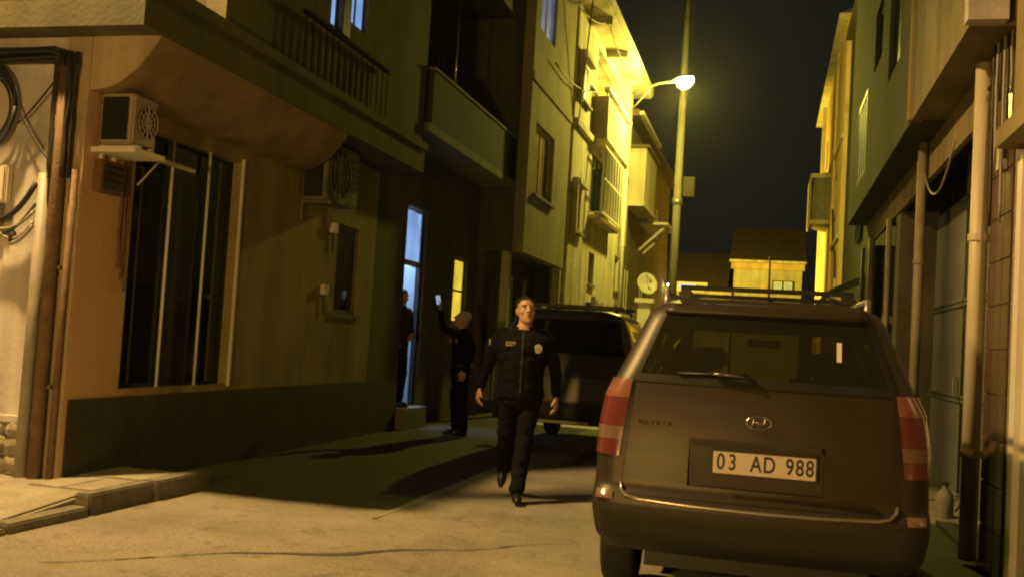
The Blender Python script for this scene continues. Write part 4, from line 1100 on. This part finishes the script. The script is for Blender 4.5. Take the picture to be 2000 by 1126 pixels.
cutters.append(prism_y([(-.62, 1.16), (.62, 1.16), (.50, 1.54), (-.50, 1.54)], 2.0, 3.6))
for y0, y1 in ((.55, 1.20), (1.28, 2.05), (2.10, 2.62)):
    bm = B(); zt2 = 1.50; prism(bm, [(SY + y0, 1.16), (SY + y1 + (0 if y1 < 2.3 else .0), 1.16), (SY + y1 - (.0 if y1 < 2.3 else .42), zt2), (SY + y0 + (.10 if y0 < 1 else 0), zt2)], 'x', SX - 1.2, SX + 1.2); cutters.append(bm)
for sg in (-1, 1):
    for yw in (.68, 3.28):
        cutters.append(cyl_x(SX + sg * .60, SX + sg * 1.1, SY + yw, .30, .345))
bm = B(); box(bm, SX - .355, SX + .335, SY - .3, SY + .098, .675, .925); cutters.append(bm)
body = cut(SH.solid(.30, 1.692, .026), cutters)
bo = obj('body', body, 'car_paint', suv); smooth_by_angle(bo, 38)
bo.data.materials.append(M['car_plastic'])
# bumper skin, lower valance
bp = obj('bumper', SH.patch(lambda z: (-SH.at(z)[0] * .985, SH.at(z)[0] * .985), .31, .555, .008, 24, 10), 'car_plastic', suv, True)
hatch = obj('tailgate', SH.patch(lambda z: (-.335, -.335), .70, .71), 'car_paint', suv) if False else None
for sg in (-1, 1):
    sx = lambda z, sg=sg: (sg * (.705 - (z - .62) * .06), sg * (.713 - (z - .62) * .06))
    obj('tailgate_seam', SH.patch(sx, .615, 1.225, .003, 2, 24), 'black', suv)
obj('tailgate_seam', SH.patch(lambda z: (-.66, .66), .607, .616, .004, 24, 2), 'black', suv)
pts = [(-.705, .66), (-.70, .625), (-.67, .60), (-.60, .588), (-.3, .578), (0, .575), (.3, .578), (.60, .588), (.66, .60), (.69, .625), (.70, .66)]
bm = B(); tube(bm, [SH.P(x, z, .010) for x, z in pts], .0085, 8); obj('edge_highlight', bm, 'aluminium', suv, True)  # bright tube imitates light caught on the lower tailgate edge
# rear lamps
for sg in (-1, 1):
    inn = lambda z: .725 - (z - .81) * .10
    fx = lambda z, sg=sg: (sg * inn(z), sg * inn(z))
    L = obj('rear_lamp', SH.patch(fx, .80, .882, .010, wrap=(sg, .10)), 'lens_red', suv, True)
    obj('lens', SH.patch(fx, .884, .955, .012, wrap=(sg, .09)), 'lens_clear', L, True)
    obj('lens', SH.patch(fx, .957, 1.108, .010, wrap=(sg, .08)), 'lens_red', L, True)
    obj('lens', SH.patch(fx, 1.11, 1.212, .011, wrap=(sg, .06)), 'lens_amber', L, True)
    obj('lamp_gap', SH.patch(lambda z, sg=sg: (sg * (inn(z) - .010), sg * (inn(z) - .001)), .795, 1.215, .006, 2, 12), 'black', L)
    rf = obj('reflector', SH.patch(lambda z, sg=sg: (sg * .74, sg * .83), .575, .618, .010, 6, 3), 'lens_clear', suv, True)
obj('rear_glass', SH.patch(lambda z: (-rw(z) - .012, rw(z) + .012), zb - .012, zt + .012, .002, 20, 12), 'car_glass', suv, True)
obj('glass_border', SH.patch(lambda z: (-rw(z) - .03, -rw(z) + .005), zb - .012, zt + .012, .004, 3, 12), 'black', suv)
obj('glass_border', SH.patch(lambda z: (rw(z) - .005, rw(z) + .03), zb - .012, zt + .012, .004, 3, 12), 'black', suv)
obj('glass_border', SH.patch(lambda z: (-rw(z) - .012, rw(z) + .012), zb - .03, zb + .012, .005, 20, 3), 'black', suv)
sp = obj('roof_spoiler', SH.patch(lambda z: (-rw(z) - .01, rw(z) + .01), zt - .005, 1.662, .03, 20, 4), 'car_paint', suv, True)
mo = sp.modifiers.new('t', 'SOLIDIFY'); mo.thickness = .03; mo.offset = -1
bm = B()
for y0, y1, nm in ((.55, 1.20, 0), (1.28, 2.05, 0), (2.10, 2.62, 1)):
    for sg in (-1, 1):
        bm = B(); a = SH.at(1.15)[0] + .001; b = SH.at(1.51)[0] + .001
        quad(bm, (SX + sg * a, SY + y0 - .01, 1.15), (SX + sg * a, SY + y1 + .01, 1.15), (SX + sg * b, SY + y1 - (.42 if nm else -.01), 1.51), (SX + sg * b, SY + y0 + (.10 if y0 < 1 else -.01), 1.51))
        obj('side_glass', bm, 'car_glass', suv)
bm = B(); rows = []
for j in range(7):
    z = 1.15 + .40 * j / 6; W_, R_, F_ = SH.at(z); row = []
    for i in range(9):
        x = (-.63 + .13 * j / 6) * (1 - 2 * i / 8); rc = min(.34, W_ * .6); q = max(0, abs(x) - (W_ - rc))
        row.append(bm.verts.new((SX + x, SY + F_ - .20 * (x / W_) ** 2 - rc + math.sqrt(rc * rc - q * q) + .003, z)))
    rows.append(row)
for a, b in zip(rows, rows[1:]):
    for k in range(8): bm.faces.new((a[k], a[k + 1], b[k + 1], b[k]))
obj('windscreen', bm, 'car_glass', suv, True)
# rear wiper
bm = B(); tube(bm, [SH.P(-.02, 1.235, .02), SH.P(-.10, 1.262, .03), SH.P(-.24, 1.262, .025)], .010, 6); wp = obj('wiper', bm, 'black', suv, True)
bm = B(); tube(bm, [SH.P(-.44, 1.258, .014), SH.P(-.06, 1.272, .014)], .007, 6); obj('wiper_blade', bm, 'black', wp, True)
bm = B(); tube(bm, [SH.P(-.25, 1.268, .03), SH.P(-.20, 1.27, .03)], .009, 6); obj('wiper_clip', bm, 'chrome', wp, True)
obj('window_sticker', SH.patch(lambda z: (.385, .41), 1.37, 1.475, .006, 2, 4), 'plate_white', suv)
# number plate in its recess
py_ = SY + .068
pl = slab('number_plate', 'plate_white', suv, SX - .225, SX + .295, py_ - .012, py_ - .004, .755, .868, bevel=.003)
bm = B()
for ch, cx_ in zip('03AD988', (-.185, -.125, -.005, .062, .165, .215, .265)):
    text_mesh(ch, .118, 'plate_black', pl, (SX + cx_, py_ - .0135, .812), xscale=.74, name='character', off=.0016)
slab('plate_frame', 'black', pl, SX - .235, SX + .305, py_ - .003, py_ + .02, .745, .878)
slab('recess_back', 'car_paint', suv, SX - .353, SX + .333, py_ + .022, py_ + .035, .676, .924)
slab('plate_grip', 'car_plastic', suv, SX - .34, SX + .32, py_ - .03, py_ + .02, .895, .922)
# emblem: oval ring with a slanted letter
em = (SX + .0, SY + SH.rear(0, 1.03) - .012, 1.028)
bm = B(); tube(bm, [(em[0] + .064 * math.cos(a * math.pi / 16), em[1], em[2] + .034 * math.sin(a * math.pi / 16)) for a in range(33)], .0045, 6); e = obj('emblem', bm, 'chrome', suv, True)
bm = B(); tube(bm, [(em[0] - .036, em[1], em[2] - .024), (em[0] - .022, em[1] - .003, em[2] + .024)], [.008, .005], 6); obj('emblem_stroke', bm, 'chrome', e, True)
bm = B(); tube(bm, [(em[0] + .022, em[1], em[2] - .024), (em[0] + .036, em[1] - .003, em[2] + .024)], [.005, .008], 6); obj('emblem_stroke', bm, 'chrome', e, True)
bm = B(); tube(bm, [(em[0] - .034, em[1] - .003, em[2] + .008), (em[0], em[1] - .003, em[2]), (em[0] + .034, em[1] - .003, em[2] - .008)], .006, 6); obj('emblem_stroke', bm, 'chrome', e, True)
for i, ch in enumerate('MATRIX'):
    bx_ = -.62 + i * .031
    text_mesh(ch, .036, 'car_plastic', suv, (SX + bx_, SY + SH.rear(bx_, .985) - .008, .985), xscale=1.1, name='badge_letter')
# roof rails, cross bars, aerial
for sg in (-1, 1):
    bm = B(); tube(bm, [(SX + sg * .56, SY + .60, 1.64), (SX + sg * .57, SY + .70, 1.722), (SX + sg * .57, SY + 1.8, 1.737), (SX + sg * .55, SY + 2.05, 1.66)], .018, 8); obj('roof_rail', bm, 'grey_metal', suv, True)
for yy in (.82, 1.65):
    bm = B(); prism(bm, [(SY + yy - .03, 1.752), (SY + yy + .03, 1.752), (SY + yy + .02, 1.779), (SY + yy - .02, 1.779)], 'x', SX - .50, SX + .50); rb = obj('roof_bar', bm, 'black', suv)
    for sg in (-1, 1):
        bm = B(); box(bm, SX + sg * .47 - .04, SX + sg * .47 + .04, SY + yy - .045, SY + yy + .045, 1.70, 1.750); obj('bar_clamp', bm, 'black', rb, bevel=.01)
bm = B(); tube(bm, [(SX + .03, SY + .62, 1.68), (SX + .02, SY + .60, 1.72), (SX + .015, SY + .56, 1.95)], [.02, .007, .006], 6); obj('aerial', bm, 'black', suv, True)
for sg in (-1, 1):
    for yw in (.68, 3.28): wheel(suv, SX + sg * .755, SY + yw, .30, .19, sg)
    bm = B(); ball(bm, (SX + sg * .93, SY + 2.65, 1.14), (.09, .06, .08), 10); obj('wing_mirror', bm, 'car_paint', suv, True)
    bm = B(); box(bm, *sorted((SX + sg * .40, SX + sg * .74)), SY + 3.72, SY + 3.80, .68, .82); obj('headlight', bm, 'lens_clear', suv, bevel=.02)
    bm = B(); box(bm, *sorted((SX + sg * .868, SX + sg * .885)), SY + 1.32, SY + 1.46, .93, .96); obj('door_handle', bm, 'car_paint', suv, bevel=.005)
# cabin: rear bench and front seats with head rests
bm = B(); box(bm, SX - .62, SX + .62, SY + .80, SY + .92, .70, 1.20); st = obj('rear_bench', bm, 'car_plastic', suv, bevel=.04)
for x in (-.42, .40):
    bm = B(); box(bm, SX + x - .13, SX + x + .13, SY + .80, SY + .88, 1.24, 1.40); obj('head_rest', bm, 'car_plastic', st, bevel=.03)
for x in (-.36, .36):
    bm = B(); box(bm, SX + x - .23, SX + x + .23, SY + 1.75, SY + 1.87, .70, 1.24); s_ = obj('front_seat', bm, 'car_plastic', suv, bevel=.05)
    bm = B(); box(bm, SX + x - .12, SX + x + .12, SY + 1.76, SY + 1.84, 1.27, 1.42); obj('head_rest', bm, 'car_plastic', s_, bevel=.03)
bm = B(); box(bm, SX - .12, SX + .12, SY + 2.34, SY + 2.37, 1.44, 1.50); obj('cabin_mirror', bm, 'black', suv, bevel=.008)
slab('dashboard', 'car_plastic', suv, SX - .68, SX + .68, SY + 2.75, SY + 3.0, .75, 1.10)
slab('underbody', 'black', suv, SX - .58, SX + .58, SY + .25, SY + 3.7, .20, .298)

# ---------------------------------------------------------------- the dark van beyond
VX, VY = -2.44, 12.35
vkeys = [(.40, .80, .06, 4.05), (.47, .845, .0, 4.12), (.60, .858, -.02, 4.14), (.64, .858, .03, 4.13), (.95, .860, .05, 4.0), (1.05, .858, .06, 3.7), (1.20, .85, .085, 3.2), (1.30, .83, .11, 3.05),
         (1.50, .775, .17, 2.75), (1.70, .705, .24, 2.45), (1.76, .67, .28, 2.35), (1.80, .60, .34, 2.2), (1.815, .48, .45, 2.0)]
VH = Shell(vkeys, (.05, .18), (.11, .3), VX, VY)
van = thing('parked_van', 'dark van with black rear window standing behind the walking officer', 'van', (VX, VY + 2, 0), 'cars parked in the alley')
cutv = [cyl_x(VX + sg * .60, VX + sg * 1.1, VY + yw, .31, .355) for sg in (-1, 1) for yw in (.72, 3.3)]
bo = obj('body', cut(VH.solid(.40, 1.815, .035), cutv), 'van_paint', van); smooth_by_angle(bo, 38)
vw = lambda z: .755 - (z - 1.27) * .27
obj('rear_glass', VH.patch(lambda z: (-vw(z), vw(z)), 1.27, 1.69, .006, 18, 10), 'glass_dark', van, True)
obj('tailgate_panel', VH.patch(lambda z: (-.60, .72), 1.0, 1.235, .014, 18, 4), 'van_paint', van, True)
obj('tailgate_crease', VH.patch(lambda z: (-.70, .72), .985, .999, .012, 18, 2), 'black', van)
obj('bumper', VH.patch(lambda z: (-VH.at(z)[0] * .98, VH.at(z)[0] * .98), .405, .60, .012, 22, 6), 'car_plastic', van, True)
for sg in (-1, 1):
    obj('rear_lamp', VH.patch(lambda z, sg=sg: (sg * .73, sg * .73), .75, 1.22, .010, wrap=(sg, .05)), 'lens_red', van, True)
    bm = B(); W0, W1 = VH.at(1.24)[0] + .004, VH.at(1.66)[0] + .004
    quad(bm, (VX + sg * W0, VY + .55, 1.24), (VX + sg * W0, VY + 2.9, 1.24), (VX + sg * W1, VY + 2.4, 1.66), (VX + sg * W1, VY + .62, 1.66)); obj('side_glass', bm, 'glass_dark', van)
    for yw in (.72, 3.3): wheel(van, VX + sg * .75, VY + yw, .31, .19, sg)
    bm = B(); tube(bm, [(VX + sg * .56, VY + .5, 1.80), (VX + sg * .56, VY + .6, 1.85), (VX + sg * .56, VY + 1.9, 1.85), (VX + sg * .56, VY + 2.0, 1.79)], .02, 8); obj('roof_rail', bm, 'black', van, True)
    bm = B(); ball(bm, (VX + sg * .95, VY + 2.8, 1.22), (.09, .06, .10), 10); obj('wing_mirror', bm, 'black', van, True)
bm = B(); box(bm, VX - .64, VX + .66, VY + .42, VY + .50, 1.84, 1.885); obj('roof_bar', bm, 'black', van)
bm = B(); box(bm, VX - .64, VX + .66, VY + 1.5, VY + 1.58, 1.86, 1.895); obj('roof_bar', bm, 'black', van)

# slack cables strung along the left facades
t = thing('facade_cables', 'slack black cables looping along the eaves of the bright yellow building', 'cable', (-4.3, 22, 8.4))
for k, (p, q, d) in enumerate((((-4.34, 18.6, 8.95), (-4.0, 23.3, 8.9), .45), ((-4.33, 19.5, 6.9), (-4.2, 24.4, 7.6), .25), ((-3.95, 23.2, 8.95), (-3.9, 28.6, 8.95), .35), ((-4.0, 21.4, 8.8), (-4.35, 22.3, 6.2), .05))):
    bm = B(); tube(bm, sag(p, q, d, 14), .016, 6); obj('cable', bm, 'cable', t, True)

obj('lit_ground_strip', VH.patch(lambda z: (-.30, .36), .412, .448, .022, 18, 2), 'plate_white', van, True)  # pale strip standing for the lit ground visible below the bumper

# ================================================================== PEOPLE
from mathutils.bvhtree import BVHTree

def fuse(bm, voxel, smooth=4, fold=0.0, seed=0.0, fscale=7.0):
    """closed overlapping volumes -> one continuous skin"""
    o = temp(bm, 'body_mass')
    r_ = o.modifiers.new('r', 'REMESH'); r_.mode = 'VOXEL'; r_.voxel_size = voxel
    s_ = o.modifiers.new('s', 'SMOOTH'); s_.factor = .5; s_.iterations = smooth
    bpy.context.view_layer.update()
    ev = o.evaluated_get(bpy.context.evaluated_depsgraph_get())
    out = B(); out.from_mesh(ev.to_mesh()); ev.to_mesh_clear()
    me = o.data; bpy.data.objects.remove(o); bpy.data.meshes.remove(me)
    if fold > 0:
        out.normal_update()
        for v in out.verts:
            p = v.co * fscale
            n = noise.noise(Vector((p.x * 1.2, p.y * 1.2, p.z * 2.2 + seed))) + .5 * noise.noise(Vector((p.x * 2.6, p.y * 2.6, p.z * 4.5 + seed)))
            v.co += v.normal * (fold * n)
    return out

def chain(bm, pts, rs, sub=4, n=12):
    """smooth tapering limb through the joints"""
    P = [Vector(p) for p in pts]; out = []; R = []
    for i in range(len(P) - 1):
        p0 = P[max(i - 1, 0)]; p1 = P[i]; p2 = P[i + 1]; p3 = P[min(i + 2, len(P) - 1)]
        for k in range(sub):
            t = k / sub
            out.append(.5 * ((2 * p1) + (p2 - p0) * t * .8 + (2 * p0 - 5 * p1 + 4 * p2 - p3) * t * t * .4 + (3 * p1 - p0 - 3 * p2 + p3) * t ** 3 * .4) if False else p1.lerp(p2, t))
            R.append(rs[i] + (rs[i + 1] - rs[i]) * t)
    out.append(P[-1]); R.append(rs[-1])
    for _ in range(2):       # round the joints a little
        out = [out[0]] + [(out[i - 1] + out[i] * 2 + out[i + 1]) / 4 for i in range(1, len(out) - 1)] + [out[-1]]
    tube(bm, out, R, n)
    for e in (0, -1): ball(bm, out[e], R[e] * .96, 10)

def hand(bm, wrist, d, t, nrm, curl=.5, s=1.0):
    """palm, four unequal curled fingers and a thumb leaving the side of the palm; d along the hand, t towards the thumb, nrm towards the palm side"""
    w = Vector(wrist); d = Vector(d).normalized(); t = (Vector(t) - d * Vector(t).dot(d)).normalized(); nn = d.cross(t)
    if nn.dot(Vector(nrm)) < 0: nn = -nn
    offs = (.033, .011, -.011, -.032); lens = (.068, .078, .072, .056)
    for o, L in zip(offs, lens):
        b = w + (d * .088 + t * o) * s
        chain(bm, [w + (d * .005 + t * o * .55) * s, w + (d * .05 + t * o * .9) * s, b], [.017 * s, .016 * s, .0135 * s], 3, 8)
        a = curl; p = b; dd = d; pts = [b]
        for f in (.45, .32, .26):
            a2 = a; dd = (dd * math.cos(a2) + nn * math.sin(a2)).normalized(); p = p + (dd + t * o * 2.2) * L * f * s; pts.append(p)
        chain(bm, pts, [.0098 * s, .0092 * s, .0085 * s, .007 * s], 3, 8)
    b = w + (d * .03 + t * .030) * s
    q = b + (d * .022 + t * .026 + nn * .012) * s
    chain(bm, [w + (d * .012 + t * .014) * s, b, q, q + (d * .032 + t * .006 + nn * .012) * s], [.015 * s, .0145 * s, .0115 * s, .0085 * s], 3, 8)

def person(label, pose, loc, rot, clothes, group=None):
    root = thing('person', label, 'person', (0, 0, 0), group)
    g = pose; fat = g.get('fat', 1.0)
    H = Vector(g['head']); hr = Matrix.Rotation(g.get('yaw', 0), 3, 'Z') @ Matrix.Rotation(g.get('pitch', 0), 3, 'X') @ Matrix.Rotation(g.get('roll', 0), 3, 'Y')
    lean = g.get('lean', (0, 0))
    tors = [(.80, .135, .105), (.88, .172, .125), (.96, .168, .128), (1.05, .160, .130), (1.14, .163, .132), (1.24, .178, .134), (1.33, .196, .128), (1.40, .198, .110), (1.45, .155, .088), (1.49, .085, .068), (1.53, .060, .058)]
    zc = g.get('lift', 0.0)
    def T(z): k = (z - .9) / .6; return (lean[0] * k, lean[1] * k)
    def torso(bm, grow, zmin, zmax):
        loft(bm, [(T(z)[0], T(z)[1], z + zc, rx * fat + grow, ry * fat + grow) for z, rx, ry in tors if zmin - 1e-6 <= z <= zmax + 1e-6])
    arms = [[Vector(p) for p in g['arm_r']], [Vector(p) for p in g['arm_l']]]
    legs = [[Vector(p) for p in g['leg_r']], [Vector(p) for p in g['leg_l']]]
    # ---- body: one continuous figure
    bm = B(); torso(bm, -.014, .80, 1.53)
    for a in arms: chain(bm, a, [.050, .040, .026], 5)
    for l in legs: chain(bm, l[:3], [.085, .056, .040], 5)
    for a, hd in zip(arms, g['hands']): hand(bm, a[2], *hd)
    tube(bm, [(T(1.5)[0], T(1.5)[1] + .01, 1.44 + zc), H + hr @ Vector((0, .012, -.06))], [.066, .058], 14)
    hb = B()
    loft(hb, [(0, -.046, -.122, .026, .026), (0, -.040, -.108, .044, .044), (0, -.028, -.085, .058, .064), (0, -.018, -.055, .067, .078), (0, -.010, -.02, .073, .088), (0, -.004, .02, .077, .096), (0, .0, .055, .077, .098), (0, .005, .085, .068, .088), (0, .008, .108, .048, .064), (0, .010, .120, .02, .03)])
    chain(hb, [(0, -.094, .026), (0, -.108, .0), (0, -.120, -.024)], [.010, .012, .015], 3, 8)
    for sx in (-1, 1):
        ball(hb, (sx * .013, -.108, -.027), (.012, .013, .010), 8)
        ball(hb, (sx * .032, -.083, .034), (.030, .016, .011), 8)
        ball(hb, (sx * .045, -.066, -.022), (.024, .022, .024), 8)
        ball(hb, (sx * .079, .010, -.004), (.011, .021, .033), 8)
    ball(hb, (0, -.088, -.050), (.030, .016, .008), 8); ball(hb, (0, -.086, -.072), (.027, .016, .009), 8); ball(hb, (0, -.078, -.102), (.024, .018, .018), 8)
    for v in hb.verts: v.co = H + hr @ v.co
    me = bpy.data.meshes.new('tmp'); hb.to_mesh(me); hb.free(); bm.from_mesh(me); bpy.data.meshes.remove(me)
    body = obj('body', fuse(bm, .0058, 3), clothes.get('skin', 'skin'), root, True)
    HP = lambda p: H + hr @ Vector(p)
    def hball(c, r, m, name, parent=root):
        b2 = B(); ball(b2, (0, 0, 0), r, 10)
        for v in b2.verts: v.co = H + hr @ (v.co + Vector(c))
        return obj(name, b2, m, parent, True)
    for sx in (-1, 1):
        e = hball((sx * .031, -.0865, .010), (.0135, .0095, .0075), 'eye_white', 'eye')
        hball((sx * .031, -.0935, .010), (.006, .004, .0065), 'hair_dark', 'iris', e)
        hball((sx * .033, -.0965, .032), (.022, .007, .0055), 'hair_dark', 'eyebrow')
    hball((0, -.1005, -.061), (.020, .008, .0075 if g.get('mouth') else .003), 'lip', 'mouth')
    # ---- hair
    hb = B(); rings = [(0, .032, -.045, .070, .070), (0, .026, -.01, .080, .080), (0, .022, .03, .083, .086), (0, .016, .062, .083, .094), (0, .010, .090, .075, .094), (0, .010, .113, .055, .073), (0, .011, .128, .022, .033)]
    loft(hb, rings)
    for v in hb.verts:
        v.co += Vector((noise.noise(v.co * 40), noise.noise(v.co * 40 + Vector((9, 0, 0))), noise.noise(v.co * 40 + Vector((0, 9, 0))))) * .003
        v.co = H + hr @ v.co
    obj('hair', hb, clothes['hair'], root, True)
    # ---- clothing
    bm = B(); torso(bm, .012, .88, 1.49)
    for a in arms:
        sh = a[0]
        chain(bm, [Vector((sh.x * .55, sh.y * .55 + T(1.4)[1] * .4, sh.z + .005)), sh, a[1], a[1].lerp(a[2], .93)], [.070, .070, .056, .044], 5)
    fu = fuse(bm, .0105, 5, .011, g.get('seed', 0)); jb = fu.copy()
    jk = obj('jacket', fu, clothes['jacket'], root, True)
    bvh = BVHTree.FromBMesh(jb); jb.free()
    bm = B(); loft(bm, [(T(z)[0], T(z)[1], z + zc, rx * fat + .008, ry * fat + .008) for z, rx, ry in ((.80, .12, .10), (.84, .155, .118), (.88, .172, .125), (.94, .169, .127), (.98, .165, .127))])
    for l in legs:
        chain(bm, [l[0] + Vector((0, 0, .04)), l[0], l[1], l[2] + Vector((0, 0, .015))], [.098, .100, .078, .068], 6)
    obj('trousers', fuse(bm, .0105, 5, .013, g.get('seed', 0) + 4, 6), clothes['trousers'], root, True)
    for l, toe in zip(legs, g['toes']):
        toe = Vector(toe); an = l[2]; heel = an + (an - toe).normalized() * .03
        heel.z = g['heelz'][0 if l is legs[0] else 1]
        bm = B(); chain(bm, [an + Vector((0, 0, -.01)), an.lerp(heel, .7) + Vector((0, 0, .01))], [.046, .042], 3)
        chain(bm, [heel + Vector((0, 0, .038)), heel.lerp(toe, .5) + Vector((0, 0, .045)), toe.lerp(heel, .22) + Vector((0, 0, .038)), toe + Vector((0, 0, .030))], [.036, .046, .044, .028], 4)
        obj('shoe', fuse(bm, .009, 4), 'shoe', root, True)
    if g.get('belt', True):
        z = .985; bm = B(); rx, ry = .165 * fat + .024, .128 * fat + .024; n = 28
        rg = [[bm.verts.new((T(z)[0] + (rx + dr) * math.cos(2 * math.pi * k / n), T(z)[1] + (ry + dr) * math.sin(2 * math.pi * k / n), z + dz + zc)) for k in range(n)] for dr, dz in ((0, -.022), (.004, -.018), (.004, .018), (0, .022))]
        for a, b in zip(rg, rg[1:]):
            for k in range(n): bm.faces.new((a[k], a[(k + 1) % n], b[(k + 1) % n], b[k]))
        obj('belt', bm, 'black', root, True)
    # collar
    bm = B(); z0 = 1.475 + zc; n = 20; cx, cy = T(1.5)
    rg = [[bm.verts.new((cx + rr * 1.06 * math.cos(2 * math.pi * k / n), cy + .004 + rr * math.sin(2 * math.pi * k / n), z0 + dz + .012 * math.sin(2 * math.pi * k / n))) for k in range(n)] for rr, dz in ((.098, -.02), (.090, .015), (.082, .045), (.074, .045), (.074, .0))]
    for a, b in zip(rg, rg[1:]):
        for k in range(n):
            if 13 <= k <= 16: continue
            bm.faces.new((a[k], a[(k + 1) % n], b[(k + 1) % n], b[k]))
    obj('collar', bm, clothes['jacket'], root, True)
    bm = B(); rows = []
    for i in range(26):
        z = .93 + .54 * i / 25; hit = bvh.ray_cast(Vector((T(z)[0], -1.5, z)), Vector((0, 1, 0)))
        if hit[0] is not None: rows.append([bm.verts.new((T(z)[0] + dx, hit[0].y - .003, z)) for dx in (-.006, .006)])
    for a, b in zip(rows, rows[1:]): bm.faces.new((a[0], a[1], b[1], b[0]))
    obj('zip', bm, 'car_plastic', root)
    # badges laid on the cloth
    for nm, (bx, bz), (w_, h_), mm, rnd in g.get('badges', []):
        hit = bvh.ray_cast(Vector((bx, -1.5, bz)), Vector((0, 1, 0)))
        if hit[0] is None: continue
        bm = B(); k_ = 18 if rnd else 4
        pts = [(w_ * math.cos(2 * math.pi * k / 18), h_ * math.sin(2 * math.pi * k / 18)) for k in range(18)] if rnd else [(-w_, -h_), (w_, -h_), (w_, h_), (-w_, h_)]
        prism(bm, [(bx + a, bz + b) for a, b in pts], 'y', hit[0].y - .009, hit[0].y + .004)
        bd = obj(nm, bm, mm, root)
        if rnd:
            bm = B(); prism(bm, [(bx + a * .62, bz + b * .62) for a, b in pts], 'y', hit[0].y - .012, hit[0].y - .0095); obj('crest', bm, 'badge_gold', bd)
        else:
            bm = B(); prism(bm, [(bx + a * .8, bz + b * .18) for a, b in pts], 'y', hit[0].y - .011, hit[0].y - .0095); obj('stitching', bm, 'cloth_navy', bd)
    root.location = loc; root.rotation_euler = (0, 0, rot)
    return root

D = Vector
off = dict(
    head=(.005, -.015, 1.650), yaw=math.radians(16), pitch=math.radians(-12), roll=math.radians(-4), fat=1.18, seed=1.0, belt=False, mouth=True, lean=(.0, -.02),
    arm_r=[(-.205, .0, 1.425), (-.300, .045, 1.165), (-.362, -.035, .945)],
    arm_l=[(.205, .0, 1.425), (.300, .05, 1.150), (.320, -.02, .905)],
    hands=[((-.12, -.2, -1), (.25, -1, 0), (1, .2, 0), .50), ((.02, -.2, -1), (-.25, -1, 0), (-1, .2, 0), .42)],
    leg_r=[(-.095, .02, .90), (-.105, .02, .50), (-.115, .30, .20)],
    leg_l=[(.095, -.01, .90), (.055, -.10, .49), (.025, -.20, .095)],
    toes=[(-.13, .16, .055), (.035, -.37, .0)], heelz=[.20, .0],
    badges=[('name_tape', (-.105, 1.355), (.042, .019), 'badge_gold', False), ('chest_badge', (.135, 1.325), (.036, .040), 'badge_silver', True)])
p = person('officer in dark uniform striding towards the camera between the two cars', off, (-2.11, 8.86, 0), math.radians(12),
           dict(hair='hair_dark', jacket='cloth_navy', trousers='cloth_navy'), 'people in the alley')
bm = B(); ball(bm, (-.293, -.02, 1.36), (.012, .03, .035), 10); obj('sleeve_patch', bm, 'badge_silver', p, True)

ph = dict(
    head=(0, -.02, 1.635), yaw=math.radians(-25), pitch=math.radians(-24), fat=.98, seed=3.0, lean=(0, -.02),
    arm_r=[(-.195, .0, 1.42), (-.262, -.20, 1.50), (-.225, -.285, 1.755)],
    arm_l=[(.195, .0, 1.42), (.245, .06, 1.15), (.235, -.06, .92)],
    hands=[((.0, -.05, 1), (1, -.2, .1), (.1, -1, 0), .42), ((0, -.15, -1), (-.2, -1, 0), (-1, 0, 0), .45)],
    leg_r=[(-.09, .0, .90), (-.10, -.02, .49), (-.11, .02, .095)],
    leg_l=[(.09, .0, .90), (.10, -.01, .49), (.105, .05, .095)],
    toes=[(-.125, -.15, .0), (.125, -.12, .0)], heelz=[.0, .0],
    badges=[('chest_badge', (-.085, 1.33), (.030, .030), 'badge_silver', True), ('chest_badge', (.085, 1.33), (.030, .030), 'badge_silver', True)])
a2_ = math.radians(-50)
p2 = person('person in black uniform filming with a raised phone in front of the lit doorway', ph, (-4.20, 13.93, 0), a2_,
            dict(hair='hair_grey', jacket='cloth_black', trousers='cloth_black'), 'people in the alley')
t = thing('phone', 'glowing phone held up in the raised hand of the filming person', 'phone', (0, 0, 0))
bm = B(); box(bm, -.036, .036, -.004, .004, -.075, .075); obj('case', bm, 'black', t, bevel=.003)
bm = B(); box(bm, -.030, .030, .0042, .0052, -.064, .064); obj('screen', bm, 'phone_glow', t)
bm = B(); box(bm, -.022, -.006, -.0075, -.0045, .045, .065); obj('camera_bump', bm, 'aluminium', t)
t.location = D((-4.20, 13.93, 0)) + Matrix.Rotation(a2_, 3, 'Z') @ D((-.215, -.325, 1.90)); t.rotation_euler = (0, math.radians(12), math.radians(205))

st = dict(
    head=(.0, -.03, 1.635), yaw=math.radians(10), pitch=math.radians(6), fat=1.0, seed=6.0, lean=(0, -.03), belt=False,
    arm_r=[(-.195, .0, 1.42), (-.27, .06, 1.16), (-.20, -.12, .99)],
    arm_l=[(.195, .0, 1.42), (.30, .07, 1.16), (.17, -.13, 1.06)],
    hands=[((.3, -.6, -.5), (.6, 0, .6), (1, 0, -.2), .5), ((-.6, -.5, -.2), (-.2, -.2, 1), (0, 1, 0), .45)],
    leg_r=[(-.09, .0, .90), (-.095, -.02, .49), (-.10, .02, .095)],
    leg_l=[(.09, .0, .90), (.10, -.03, .49), (.11, .02, .095)],
    toes=[(-.115, -.15, .0), (.13, -.15, .0)], heelz=[.0, .0])
person('person in dark clothes standing on the step of the cold lit doorway', st, (-5.36, 14.42, .296), math.radians(62),
       dict(hair='hair_dark', jacket='cloth_brown', trousers='cloth_black'), 'people in the alley')
